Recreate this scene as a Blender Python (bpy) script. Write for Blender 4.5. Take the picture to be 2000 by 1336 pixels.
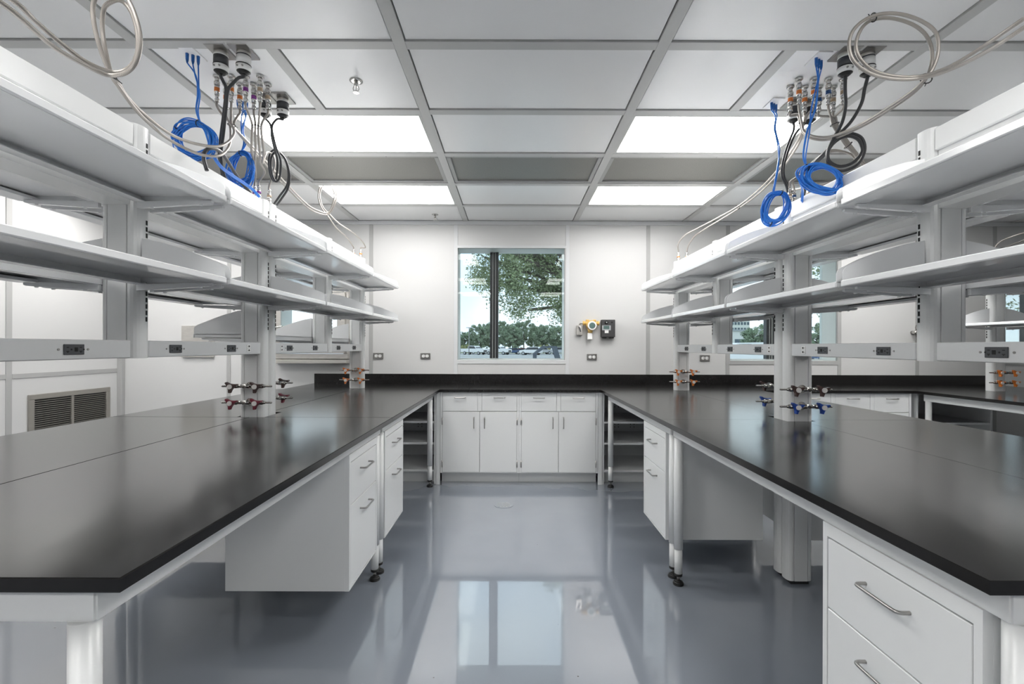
import bpy, bmesh, math, random
from mathutils import Vector, Matrix, Euler

# ------------------------------------------------------------------ scene reset
for o in list(bpy.data.objects):
    bpy.data.objects.remove(o, do_unlink=True)
SC = bpy.context.scene
COL = SC.collection
PI = math.pi
random.seed(7)

# ------------------------------------------------------------------ camera
CAMZ = 1.33
F = 900.0                       # focal length in pixels of the 2000 px wide frame
cd = bpy.data.cameras.new('camera')
cd.sensor_width = 36.0
cd.lens = F / 2000.0 * 36.0
cd.shift_y = 9.0 / 2000.0
cd.shift_x = -1.0 / 2000.0
cd.clip_start = 0.02
cd.clip_end = 600
cam = bpy.data.objects.new('camera', cd)
cam.location = (0, 0, CAMZ)
cam.rotation_euler = Euler((PI / 2, 0.0, 0.0), 'XYZ')
cam.rotation_euler.rotate_axis('Z', 0.003)
COL.objects.link(cam)
SC.camera = cam

# ------------------------------------------------------------------ world: bright hazy sky with soft cloud
SKY_STRENGTH = 1.95
LAMP_EMISSION = 14.5
w = bpy.data.worlds.new('World')
SC.world = w
w.use_nodes = True
nt = w.node_tree
nt.nodes.clear()
wo = nt.nodes.new('ShaderNodeOutputWorld')
bg = nt.nodes.new('ShaderNodeBackground')
tc = nt.nodes.new('ShaderNodeTexCoord')
nz = nt.nodes.new('ShaderNodeTexNoise')
nz.inputs['Scale'].default_value = 2.6
nz.inputs['Detail'].default_value = 5
cr = nt.nodes.new('ShaderNodeValToRGB')
cr.color_ramp.elements[0].position = 0.38
cr.color_ramp.elements[0].color = (0.50, 0.66, 0.86, 1)
cr.color_ramp.elements[1].position = 0.62
cr.color_ramp.elements[1].color = (0.78, 0.87, 0.96, 1)
nt.links.new(tc.outputs['Generated'], nz.inputs['Vector'])
nt.links.new(nz.outputs['Fac'], cr.inputs['Fac'])
nt.links.new(cr.outputs['Color'], bg.inputs['Color'])
bg.inputs['Strength'].default_value = SKY_STRENGTH
nt.links.new(bg.outputs[0], wo.inputs['Surface'])

# ------------------------------------------------------------------ exposure
SC.view_settings.view_transform = 'Standard'
SC.view_settings.look = 'None'
SC.view_settings.gamma = 1.0
SC.view_settings.use_curve_mapping = False
SC.view_settings.exposure = 0.18

# ------------------------------------------------------------------ materials
M = {}


def mat(name, col, rough=0.5, metal=0.0, spec=0.5, coat=0.0, var=0.0, vscale=6.0, bump=0.0, bscale=60.0, stretch=None):
    m = bpy.data.materials.new(name)
    m.use_nodes = True
    n = m.node_tree
    b = n.nodes['Principled BSDF']
    b.inputs['Base Color'].default_value = (*col, 1)
    b.inputs['Roughness'].default_value = rough
    b.inputs['Metallic'].default_value = metal
    b.inputs['Specular IOR Level'].default_value = spec
    b.inputs['Coat Weight'].default_value = coat
    b.inputs['Coat Roughness'].default_value = 0.08
    t = n.nodes.new('ShaderNodeTexCoord')
    src = t.outputs['Object']
    if stretch:
        mp = n.nodes.new('ShaderNodeMapping')
        mp.inputs['Scale'].default_value = stretch
        n.links.new(src, mp.inputs['Vector'])
        src = mp.outputs['Vector']
    if var > 0:
        z = n.nodes.new('ShaderNodeTexNoise')
        z.inputs['Scale'].default_value = vscale
        z.inputs['Detail'].default_value = 4
        n.links.new(src, z.inputs['Vector'])
        r = n.nodes.new('ShaderNodeValToRGB')
        r.color_ramp.elements[0].position = 0.3
        r.color_ramp.elements[1].position = 0.7
        r.color_ramp.elements[0].color = (*[max(0, c * (1 - var)) for c in col], 1)
        r.color_ramp.elements[1].color = (*[min(1, c * (1 + var)) for c in col], 1)
        n.links.new(z.outputs['Fac'], r.inputs['Fac'])
        n.links.new(r.outputs['Color'], b.inputs['Base Color'])
    if bump > 0:
        z2 = n.nodes.new('ShaderNodeTexNoise')
        z2.inputs['Scale'].default_value = bscale
        z2.inputs['Detail'].default_value = 3
        n.links.new(src, z2.inputs['Vector'])
        bp = n.nodes.new('ShaderNodeBump')
        bp.inputs['Strength'].default_value = bump
        bp.inputs['Distance'].default_value = 0.002
        n.links.new(z2.outputs['Fac'], bp.inputs['Height'])
        n.links.new(bp.outputs['Normal'], b.inputs['Normal'])
    M[name] = m
    return m


mat('wall_white', (0.55, 0.55, 0.547), 0.42, var=0.01, vscale=1.5)
mat('batten_grey', (0.36, 0.36, 0.355), 0.4, spec=0.4)
mat('trim_white', (0.58, 0.59, 0.60), 0.4)
mat('ceiling_panel', (0.86, 0.86, 0.86), 0.24, spec=0.5, var=0.01, vscale=2)
mat('service_white', (0.92, 0.92, 0.92), 0.35)
mat('grid_alu', (0.52, 0.52, 0.51), 0.42, spec=0.5)
mat('dark_gap', (0.03, 0.03, 0.03), 0.8)
mat('powder_white', (0.76, 0.77, 0.77), 0.28, spec=0.5, var=0.008, vscale=3)
mat('shelf_white', (0.80, 0.81, 0.82), 0.15, spec=0.5)
mat('rail_grey', (0.66, 0.67, 0.68), 0.35)
mat('cabinet_white', (0.76, 0.77, 0.77), 0.22, spec=0.5)
mat('cabinet_inner', (0.72, 0.74, 0.74), 0.4)
mat('black_resin', (0.010, 0.0095, 0.0095), 0.165, spec=0.38, var=0.18, vscale=90)
mat('brushed_steel', (0.40, 0.39, 0.375), 0.28, metal=1.0, var=0.06, vscale=40, stretch=(1, 1, 12))
mat('chrome', (0.62, 0.61, 0.59), 0.16, metal=1.0)
mat('valve_metal', (0.46, 0.45, 0.43), 0.22, metal=1.0)
mat('stainless', (0.57, 0.55, 0.52), 0.33, metal=0.85, var=0.08, vscale=12, stretch=(1, 1, 8))
mat('grille_metal', (0.30, 0.285, 0.26), 0.4, metal=0.5)
mat('screen_grey', (0.22, 0.215, 0.20), 0.45, metal=0.25, var=0.22, vscale=220)
mat('rubber', (0.012, 0.012, 0.012), 0.5)
mat('slot_black', (0.008, 0.008, 0.008), 0.7)
mat('outlet_dark', (0.055, 0.058, 0.065), 0.4)
mat('outlet_white', (0.85, 0.85, 0.84), 0.35)
mat('screw', (0.35, 0.34, 0.33), 0.3, metal=0.9)
mat('orange', (0.72, 0.20, 0.03), 0.4)
mat('purple', (0.22, 0.03, 0.27), 0.45)
mat('band_blue', (0.02, 0.08, 0.24), 0.45)
mat('tan', (0.42, 0.32, 0.22), 0.5)
mat('brown', (0.06, 0.032, 0.028), 0.4)
mat('maroon', (0.17, 0.012, 0.03), 0.4)
mat('handle_blue', (0.012, 0.06, 0.32), 0.4)
mat('cap_white', (0.82, 0.80, 0.78), 0.4)
mat('blue_cable', (0.012, 0.17, 0.62), 0.36, spec=0.5)
mat('plug_blue', (0.01, 0.12, 0.42), 0.4)
mat('black_cable', (0.028, 0.029, 0.032), 0.42)
mat('yellow', (0.72, 0.47, 0.14), 0.4)
mat('lcd', (0.10, 0.16, 0.15), 0.25)
mat('monitor_black', (0.045, 0.045, 0.047), 0.45)
mat('paper', (0.75, 0.75, 0.74), 0.6)
mat('asphalt', (0.36, 0.36, 0.36), 0.9, var=0.1, vscale=0.3)
mat('concrete', (0.62, 0.61, 0.59), 0.9, var=0.06, vscale=0.6)
mat('grass', (0.18, 0.22, 0.09), 0.9, var=0.2, vscale=0.5)
mat('leaf', (0.25, 0.30, 0.16), 0.6, var=0.35, vscale=1.2)
mat('leaf_far', (0.27, 0.34, 0.23), 0.8, var=0.35, vscale=0.5)
mat('leaf_yellow', (0.42, 0.43, 0.20), 0.8, var=0.3, vscale=0.5)
mat('bark', (0.13, 0.11, 0.09), 0.9, var=0.3, vscale=8)
mat('car_white', (0.75, 0.75, 0.75), 0.2, coat=0.5)
mat('car_blue', (0.05, 0.09, 0.20), 0.2, coat=0.5)
mat('car_red', (0.30, 0.02, 0.03), 0.2, coat=0.5)
mat('car_silver', (0.45, 0.46, 0.47), 0.25, coat=0.5)
mat('car_dark', (0.03, 0.035, 0.05), 0.2, coat=0.5)
mat('car_glass', (0.03, 0.035, 0.04), 0.08)
mat('tyre', (0.02, 0.02, 0.02), 0.8)
mat('trailer_grey', (0.07, 0.085, 0.11), 0.5)
mat('building_grey', (0.36, 0.38, 0.40), 0.8)
mat('building_white', (0.68, 0.68, 0.66), 0.8)
mat('building_glass', (0.08, 0.11, 0.14), 0.15)
mat('pole_grey', (0.25, 0.25, 0.25), 0.6)
mat('drain_grey', (0.36, 0.37, 0.37), 0.4)
mat('mullion', (0.035, 0.036, 0.040), 0.32, metal=0.3)
mat('sealant', (0.30, 0.30, 0.29), 0.5)
mat('reveal', (0.66, 0.67, 0.65), 0.5)


def mat_floor():
    m = mat('floor_epoxy', (0.245, 0.262, 0.292), 0.12, spec=0.5, coat=1.0)
    m.node_tree.nodes['Principled BSDF'].inputs['Coat Roughness'].default_value = 0.015
    m.node_tree.nodes['Principled BSDF'].inputs['Coat IOR'].default_value = 1.9
    n = m.node_tree
    b = n.nodes['Principled BSDF']
    t = n.nodes.new('ShaderNodeTexCoord')
    z = n.nodes.new('ShaderNodeTexNoise')
    z.inputs['Scale'].default_value = 2.2
    z.inputs['Detail'].default_value = 3
    n.links.new(t.outputs['Object'], z.inputs['Vector'])
    r = n.nodes.new('ShaderNodeValToRGB')
    r.color_ramp.elements[0].position = 0.3
    r.color_ramp.elements[1].position = 0.7
    r.color_ramp.elements[0].color = (0.212, 0.236, 0.275, 1)
    r.color_ramp.elements[1].color = (0.230, 0.254, 0.293, 1)
    n.links.new(z.outputs['Fac'], r.inputs['Fac'])
    # tiny dark specks in the epoxy
    v = n.nodes.new('ShaderNodeTexVoronoi')
    v.inputs['Scale'].default_value = 5.0
    n.links.new(t.outputs['Object'], v.inputs['Vector'])
    lt = n.nodes.new('ShaderNodeMath')
    lt.operation = 'LESS_THAN'
    lt.inputs[1].default_value = 0.017
    n.links.new(v.outputs['Distance'], lt.inputs[0])
    mx = n.nodes.new('ShaderNodeMixRGB')
    mx.inputs['Color2'].default_value = (0.05, 0.05, 0.05, 1)
    n.links.new(lt.outputs[0], mx.inputs['Fac'])
    n.links.new(r.outputs['Color'], mx.inputs['Color1'])
    n.links.new(mx.outputs['Color'], b.inputs['Base Color'])
    bp = n.nodes.new('ShaderNodeBump')
    bp.inputs['Strength'].default_value = 0.012
    bp.inputs['Distance'].default_value = 0.01
    z2 = n.nodes.new('ShaderNodeTexNoise')
    z2.inputs['Scale'].default_value = 5.0
    n.links.new(t.outputs['Object'], z2.inputs['Vector'])
    n.links.new(z2.outputs['Fac'], bp.inputs['Height'])
    n.links.new(bp.outputs['Normal'], b.inputs['Normal'])


mat_floor()


def mat_glass(name, tint, refl=1.0):
    m = bpy.data.materials.new(name)
    m.use_nodes = True
    n = m.node_tree
    n.nodes.clear()
    out = n.nodes.new('ShaderNodeOutputMaterial')
    mix = n.nodes.new('ShaderNodeMixShader')
    tr = n.nodes.new('ShaderNodeBsdfTransparent')
    tr.inputs['Color'].default_value = (*tint, 1)
    gl = n.nodes.new('ShaderNodeBsdfGlossy')
    gl.inputs['Roughness'].default_value = 0.004
    gl.inputs['Color'].default_value = (0.95, 1.0, 0.98, 1)
    fr = n.nodes.new('ShaderNodeFresnel')
    fr.inputs['IOR'].default_value = 1.55
    mu = n.nodes.new('ShaderNodeMath')
    mu.operation = 'MULTIPLY'
    mu.inputs[1].default_value = refl
    n.links.new(fr.outputs[0], mu.inputs[0])
    n.links.new(mu.outputs[0], mix.inputs['Fac'])
    n.links.new(tr.outputs[0], mix.inputs[1])
    n.links.new(gl.outputs[0], mix.inputs[2])
    n.links.new(mix.outputs[0], out.inputs['Surface'])
    M[name] = m


mat_glass('glass_clear', (0.955, 0.965, 0.96), 0.26)
mat_glass('glass_tint', (0.91, 0.935, 0.92), 0.42)


def mat_emit(name, col, strength):
    m = bpy.data.materials.new(name)
    m.use_nodes = True
    n = m.node_tree
    n.nodes.clear()
    out = n.nodes.new('ShaderNodeOutputMaterial')
    e = n.nodes.new('ShaderNodeEmission')
    e.inputs['Color'].default_value = (*col, 1)
    e.inputs['Strength'].default_value = strength
    n.links.new(e.outputs[0], out.inputs['Surface'])
    M[name] = m


mat_emit('lamp_diffuser', (1.0, 0.985, 0.96), LAMP_EMISSION)


def mat_braid():
    m = mat('braid', (0.55, 0.51, 0.47), 0.45, metal=0.7)
    n = m.node_tree
    b = n.nodes['Principled BSDF']
    t = n.nodes.new('ShaderNodeUVMap')
    wv = n.nodes.new('ShaderNodeTexWave')
    wv.inputs['Scale'].default_value = 1.3
    wv.bands_direction = 'DIAGONAL'
    n.links.new(t.outputs['UV'], wv.inputs['Vector'])
    r = n.nodes.new('ShaderNodeValToRGB')
    r.color_ramp.elements[0].color = (0.20, 0.185, 0.17, 1)
    r.color_ramp.elements[1].color = (0.46, 0.43, 0.40, 1)
    n.links.new(wv.outputs['Fac'], r.inputs['Fac'])
    n.links.new(r.outputs['Color'], b.inputs['Base Color'])


mat_braid()

# ------------------------------------------------------------------ object helpers
ORG = {}


def link(o, parent=None):
    COL.objects.link(o)
    if parent is not None:
        o.parent = parent
    return o


def tag(o, label=None, cat=None, group=None, kind=None):
    if label:
        o['label'] = label
    if cat:
        o['category'] = cat
    if group:
        o['group'] = group
    if kind:
        o['kind'] = kind
    return o


def empty(name, loc, label=None, cat=None, group=None, kind=None, rz=0.0):
    o = bpy.data.objects.new(name, None)
    o.empty_display_size = 0.1
    o.location = loc
    o.rotation_euler = (0, 0, rz)
    link(o)
    ORG[o.name] = Vector(loc)
    tag(o, label, cat, group, kind)
    return o


class MB:
    """collects shapes into one mesh"""

    def __init__(s):
        s.bm = bmesh.new()
        s.uv = s.bm.loops.layers.uv.new('UVMap')
        s.mi = 0

    def box(s, x0, x1, y0, y1, z0, z1, bev=0.0, mi=None):
        if x0 > x1: x0, x1 = x1, x0
        if y0 > y1: y0, y1 = y1, y0
        if z0 > z1: z0, z1 = z1, z0
        bm = s.bm
        vs = [bm.verts.new(p) for p in ((x0, y0, z0), (x1, y0, z0), (x1, y1, z0), (x0, y1, z0),
                                        (x0, y0, z1), (x1, y0, z1), (x1, y1, z1), (x0, y1, z1))]
        fs = []
        for q in ((3, 2, 1, 0), (4, 5, 6, 7), (0, 1, 5, 4), (1, 2, 6, 5), (2, 3, 7, 6), (3, 0, 4, 7)):
            f = bm.faces.new([vs[i] for i in q])
            f.material_index = s.mi if mi is None else mi
            fs.append(f)
        if bev > 0:
            es = list({e for f in fs for e in f.edges})
            bmesh.ops.bevel(bm, geom=es, offset=bev, segments=1, affect='EDGES', profile=0.5)
        return s

    def prism(s, pts, axis, a, b, mi=None, smooth=False):
        """extrude a 2d outline along axis ('x','y','z') from a to b"""
        def P(p, t):
            if axis == 'x': return (t, p[0], p[1])
            if axis == 'y': return (p[0], t, p[1])
            return (p[0], p[1], t)
        bm = s.bm
        va = [bm.verts.new(P(p, a)) for p in pts]
        vb = [bm.verts.new(P(p, b)) for p in pts]
        m_ = s.mi if mi is None else mi
        n = len(pts)
        fs = [bm.faces.new(va), bm.faces.new(vb[::-1])]
        for i in range(n):
            j = (i + 1) % n
            f = bm.faces.new((va[j], va[i], vb[i], vb[j]))
            f.smooth = smooth
            fs.append(f)
        for f in fs:
            f.material_index = m_
        bmesh.ops.recalc_face_normals(bm, faces=fs)
        return s

    def cyl(s, p0, p1, r0, r1=None, n=16, mi=None, caps=True, smooth=True):
        if r1 is None: r1 = r0
        p0 = Vector(p0); p1 = Vector(p1)
        d = (p1 - p0).normalized()
        a = d.orthogonal().normalized()
        b = d.cross(a)
        bm = s.bm
        m_ = s.mi if mi is None else mi
        ra = []; rb = []
        for i in range(n):
            t = 2 * PI * i / n
            c = a * math.cos(t) + b * math.sin(t)
            ra.append(bm.verts.new(p0 + c * r0))
            rb.append(bm.verts.new(p1 + c * r1))
        for i in range(n):
            j = (i + 1) % n
            f = bm.faces.new((ra[i], ra[j], rb[j], rb[i]))
            f.smooth = smooth
            f.material_index = m_
        if caps:
            f = bm.faces.new(ra[::-1]); f.material_index = m_
            f = bm.faces.new(rb); f.material_index = m_
        return s

    def lathe(s, origin, axis, prof, n=20, mi=None):
        """prof: list of (distance along axis, radius)"""
        o = Vector(origin); d = Vector(axis).normalized()
        for (t0, r0), (t1, r1) in zip(prof[:-1], prof[1:]):
            if abs(t1 - t0) < 1e-7:
                continue
            s.cyl(o + d * t0, o + d * t1, max(r0, 1e-4), max(r1, 1e-4), n, mi, caps=True)
        return s

    def tube(s, pts, r, n=8, res=6, mi=None, uvk=1.0, closed=False):
        P = spline(pts, res) if res > 1 else [Vector(p) for p in pts]
        bm = s.bm
        m_ = s.mi if mi is None else mi
        rings = []
        up = None
        L = 0.0
        for i, p in enumerate(P):
            t = (P[min(i + 1, len(P) - 1)] - P[max(i - 1, 0)])
            if t.length < 1e-9:
                t = Vector((0, 0, 1))
            t.normalize()
            if up is None:
                up = t.orthogonal().normalized()
            else:
                up = (up - t * up.dot(t))
                if up.length < 1e-6:
                    up = t.orthogonal()
                up.normalize()
            b = t.cross(up)
            if i: L += (p - P[i - 1]).length
            rings.append(([bm.verts.new(p + (up * math.cos(2 * PI * k / n) + b * math.sin(2 * PI * k / n)) * r) for k in range(n)], L))
        for (r0, l0), (r1, l1) in zip(rings[:-1], rings[1:]):
            for k in range(n):
                j = (k + 1) % n
                f = bm.faces.new((r0[k], r0[j], r1[j], r1[k]))
                f.smooth = True
                f.material_index = m_
                us = ((k / n * 4, l0 * 150), ((k + 1) / n * 4, l0 * 150), ((k + 1) / n * 4, l1 * 150), (k / n * 4, l1 * 150))
                for lp, u in zip(f.loops, us):
                    lp[s.uv].uv = u
        f = bm.faces.new(rings[0][0][::-1]); f.material_index = m_
        f = bm.faces.new(rings[-1][0]); f.material_index = m_
        return s

    def mesh(s, name, mats, off=None):
        if off is not None:
            bmesh.ops.translate(s.bm, verts=s.bm.verts, vec=-off)
        me = bpy.data.meshes.new(name)
        s.bm.to_mesh(me)
        s.bm.free()
        if not isinstance(mats, (list, tuple)):
            mats = [mats]
        for m in mats:
            me.materials.append(M[m])
        return me

    def build(s, name, mats, parent=None, local=False):
        """world-space shapes become a child of parent (whose base is the origin)"""
        off = None
        root = parent
        if parent is not None and not local:
            while root.parent is not None:
                root = root.parent
            off = ORG.get(root.name)
        me = s.mesh(name, mats, off)
        o = bpy.data.objects.new(name, me)
        link(o, parent)
        return o

    def thing(s, name, mats, base, label, cat, group=None, kind=None):
        """a one-mesh top-level thing with its origin at base"""
        base = Vector(base)
        me = s.mesh(name, mats, base)
        o = bpy.data.objects.new(name, me)
        o.location = base
        link(o)
        ORG[o.name] = base
        return tag(o, label, cat, group, kind)


def spline(pts, res):
    P = [Vector(p) for p in pts]
    if len(P) < 3:
        return [P[0].lerp(P[1], i / res) for i in range(res + 1)]
    out = []
    ext = [P[0] * 2 - P[1]] + P + [P[-1] * 2 - P[-2]]
    for i in range(1, len(ext) - 2):
        p0, p1, p2, p3 = ext[i - 1], ext[i], ext[i + 1], ext[i + 2]
        for k in range(res):
            t = k / res
            out.append(0.5 * ((2 * p1) + (p2 - p0) * t + (2 * p0 - 5 * p1 + 4 * p2 - p3) * t * t + (3 * p1 - p0 - 3 * p2 + p3) * t ** 3))
    out.append(P[-1])
    return out


def copy_obj(o, loc, parent=None):
    c = o.copy()
    c.location = loc
    link(c, parent)
    return c


def at(u, v, Y):
    """place that the photograph shows at (u, v), at distance Y"""
    return Vector(((u - 1001) / F * Y, Y, CAMZ - (v - 677) / F * Y))


# ------------------------------------------------------------------ dimensions
CEIL = 2.7275
WALLY = 5.134
XL, XR = -4.364, 7.25
YB = -4.2
TOPZ, TOPT = 0.918, 0.026
CTRY = 4.41                         # front edge of the counter along the back wall
PITCHX, PITCHY = 1.2192, 0.6096
TX0, TY0 = -0.5255, 2.137           # ceiling grid origin

# ================================================================== FLOOR
MB().box(XL - 0.1, XR + 0.1, YB - 0.1, WALLY + 0.1, -0.06, 0.0).thing('floor', 'floor_epoxy', (0, 0, 0), 'glossy blue-grey epoxy floor of the laboratory', 'floor', kind='structure')

# ================================================================== CEILING
ceil = MB().box(XL - 0.1, XR + 0.1, YB - 0.1, WALLY + 0.3, CEIL + 0.03, CEIL + 0.09).thing('ceiling', 'dark_gap', (0, 0, CEIL), 'white suspended panel ceiling with grey metal grid', 'ceiling', kind='structure')
TW = 0.056
xs = [TX0 + PITCHX * k for k in range(-4, 8)]
xs = [x for x in xs if XL - PITCHX < x < XR + PITCHX]
ys = [TY0 + PITCHY * k for k in range(-11, 6)]
LIGHT_ROWS = {1, 3, -3, -7}
LIGHT_COLS = {-1, 1, 3, -3}
DIFF_ROWS = {2, -5}
specials = {}
for kx in range(-4, 7):
    for ky in range(-11, 5):
        x0, x1 = TX0 + PITCHX * kx, TX0 + PITCHX * (kx + 1)
        y0, y1 = TY0 + PITCHY * ky, TY0 + PITCHY * (ky + 1)
        cx0, cx1 = max(x0, XL), min(x1, XR)
        cy0, cy1 = max(y0, YB), min(y1, WALLY)
        if cx1 - cx0 < 0.1 or cy1 - cy0 < 0.1:
            continue
        a0 = cx0 + TW / 2 if cx0 == x0 else cx0
        a1 = cx1 - TW / 2 if cx1 == x1 else cx1
        b0 = cy0 + TW / 2 if cy0 == y0 else cy0
        b1 = cy1 - TW / 2 if cy1 == y1 else cy1
        full = cx0 == x0 and cx1 == x1
        if ky in LIGHT_ROWS and kx in LIGHT_COLS and full:
            specials[(kx, ky)] = ('light', a0, a1, b0, b1)
            continue
        if ky in DIFF_ROWS and full:
            specials[(kx, ky)] = ('air', a0, a1, b0, b1)
            continue
        cells = [(a0, a1, 'ceiling_panel')]
        if ky == 0 and kx == -1:
            m_ = TX0 - PITCHX / 2
            cells = [(a0, m_ - TW / 2, 'service_white'), (m_ + TW / 2, a1, 'ceiling_panel')]
        if ky == 0 and kx == 1:
            m_ = TX0 + PITCHX * 1.5
            cells = [(a0, m_ - TW / 2, 'ceiling_panel'), (m_ + TW / 2, a1, 'service_white')]
        if ky == 0 and kx == 4:
            m_ = TX0 + PITCHX * 4.5
            cells = [(a0, m_ - TW / 2, 'ceiling_panel'), (m_ + TW / 2, a1, 'service_white')]
        for (c0, c1, mm) in cells:
            g = 0.005
            MB().box(c0 + g, c1 - g, b0 + g, b1 - g, CEIL + 0.004, CEIL + 0.026, 0.0015).build('ceiling_panel', mm, ceil)
for x in xs:
    if XL < x < XR:
        MB().box(x - TW / 2, x + TW / 2, YB, WALLY - 0.002, CEIL - 0.004, CEIL + 0.03, 0.001).build('grid_bar', 'grid_alu', ceil)
for ky, y in enumerate(ys):
    if YB < y < WALLY:
        for x0 in xs:
            a, b = max(x0 + TW / 2, XL), min(x0 + PITCHX - TW / 2, XR)
            if b - a > 0.05:
                MB().box(a, b, y - TW / 2, y + TW / 2, CEIL - 0.0035, CEIL + 0.03, 0.001).build('grid_bar', 'grid_alu', ceil)
for m_ in (TX0 - PITCHX / 2, TX0 + PITCHX * 1.5, TX0 + PITCHX * 4.5):
    MB().box(m_ - TW / 2, m_ + TW / 2, TY0 + TW / 2, TY0 + PITCHY - TW / 2, CEIL - 0.003, CEIL + 0.03, 0.001).build('grid_bar', 'grid_alu', ceil)

COLN = {-3: 'far left column by the left wall', -2: 'column left of the left bench', -1: 'column over the left bench', 0: 'middle column over the aisle', 1: 'column over the right bench', 2: 'column right of the right bench', 3: 'column over the second aisle', 4: 'column over the far right bench', 5: 'rightmost column'}
ROWN = {1: 'third row of panels from the window wall', 2: 'middle row', 3: 'row nearest the window wall', -3: 'row just behind the photographer', -4: 'row behind the photographer', -5: 'second lit row behind the photographer', -8: 'last lit row by the rear wall'}
LROW = {1: 'large glowing ceiling light panel, nearer row', 3: 'glowing ceiling light panel by the window wall', -3: 'glowing ceiling light panel over the near bench ends', -7: 'glowing ceiling light panel far behind the photographer'}
for (kx, ky), (kind, a0, a1, b0, b1) in specials.items():
    cx, cy = (a0 + a1) / 2, (b0 + b1) / 2
    if kind == 'light':
        t = empty('ceiling_light', (cx, cy, CEIL), '%s, %s' % (LROW[ky], COLN[kx]), 'light', 'ceiling light panels')
        fr = MB()
        w_ = 0.022
        for q in ((a0, a1, b0, b0 + w_), (a0, a1, b1 - w_, b1), (a0, a0 + w_, b0 + w_, b1 - w_), (a1 - w_, a1, b0 + w_, b1 - w_)):
            fr.box(q[0], q[1], q[2], q[3], CEIL - 0.001, CEIL + 0.028, 0.001)
        fr.build('frame', 'grid_alu', t)
        MB().box(a0 + w_, a1 - w_, b0 + w_, b1 - w_, CEIL + 0.010, CEIL + 0.016).build('diffuser', 'lamp_diffuser', t)
    else:
        t = empty('air_diffuser', (cx, cy, CEIL), 'grey perforated ceiling diffuser, %s, %s' % (COLN[kx], 'by the window end' if ky == 2 else 'behind the photographer'), 'vent', 'ceiling air diffusers')
        fr = MB()
        w_ = 0.034
        for q in ((a0, a1, b0, b0 + w_), (a0, a1, b1 - w_, b1), (a0, a0 + w_, b0 + w_, b1 - w_), (a1 - w_, a1, b0 + w_, b1 - w_)):
            fr.box(q[0] + 0.002, q[1] - 0.002, q[2] + 0.002, q[3] - 0.002, CEIL + 0.002, CEIL + 0.028, 0.0015)
        fr.build('frame', 'batten_grey', t)
        MB().box(a0 + w_ - 0.004, a1 - w_ + 0.004, b0 + w_ - 0.004, b1 - w_ + 0.004, CEIL + 0.014, CEIL + 0.02).build('perforated_screen', 'screen_grey', t)
        sc = MB()
        for fx in (0.05, 0.33, 0.67, 0.95):
            for yy in (b0 + w_ / 2, b1 - w_ / 2):
                sc.cyl((a0 + fx * (a1 - a0), yy, CEIL - 0.0005), (a0 + fx * (a1 - a0), yy, CEIL + 0.004), 0.004, n=8)
        sc.build('screws', 'screw', t)['kind'] = 'stuff'

# ================================================================== WALLS
OPEN = [(-2.60, -1.84, 1.20, 1.93, 'pass'), (-0.616, 0.582, 1.182, 2.425, 'w'), (2.42, 3.62, 1.182, 2.425, 'w'), (5.45, 6.65, 1.182, 2.425, 'w')]
WT0, WT1 = WALLY + 0.016, WALLY + 0.30
bk = MB()
xe = XL - 0.1
for (a, b, z0, z1, k) in OPEN:
    bk.box(xe, a, WT0, WT1, -0.05, CEIL + 0.1)
    bk.box(a, b, WT0, WT1, -0.05, z0)
    bk.box(a, b, WT0, WT1, z1, CEIL + 0.1)
    xe = b
bk.box(xe, XR + 0.1, WT0, WT1, -0.05, CEIL + 0.1)
wb = bk.thing('wall_back', 'reveal', (0, WALLY, 0), 'white panelled window wall at the far end', 'wall', kind='structure')
BAT = [-4.364, -3.16, -2.69, -1.577, -0.633, 0.610, 1.509, 2.396, 3.64, 4.507, 5.37, 6.68, XR]
OPW = {(-0.633, 0.610): OPEN[1], (2.396, 3.64): OPEN[2], (5.37, 6.68): OPEN[3], (-2.69, -1.577): OPEN[0]}
for a, b in zip(BAT[:-1], BAT[1:]):
    op = OPW.get((a, b))
    A, B = a + 0.002, b - 0.002
    if op:
        o0, o1, z0, z1, k = op
        MB().box(A, B, WALLY, WT0 + 0.001, 0, z0).build('wall_panel', 'wall_white', wb)
        MB().box(A, B, WALLY, WT0 + 0.001, z1, CEIL).build('wall_panel', 'wall_white', wb)
        if o0 - A > 0.01: MB().box(A, o0, WALLY, WT0 + 0.001, z0, z1).build('wall_panel', 'wall_white', wb)
        if B - o1 > 0.01: MB().box(o1, B, WALLY, WT0 + 0.001, z0, z1).build('wall_panel', 'wall_white', wb)
    else:
        MB().box(A, B, WALLY, WT0 + 0.001, 0, CEIL).build('wall_panel', 'wall_white', wb)
for x in BAT[1:-1]:
    hw = 0.021
    MB().box(x - hw, x + hw, WALLY - 0.005, WALLY + 0.002, 0.0, 2.684, 0.0015).build('batten', 'batten_grey' if x < -0.7 or x > 1.4 else 'trim_white', wb)
MB().box(XL, XR, WALLY - 0.012, WALLY + 0.002, 2.684, CEIL, 0.002).build('batten', 'trim_white', wb)

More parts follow.
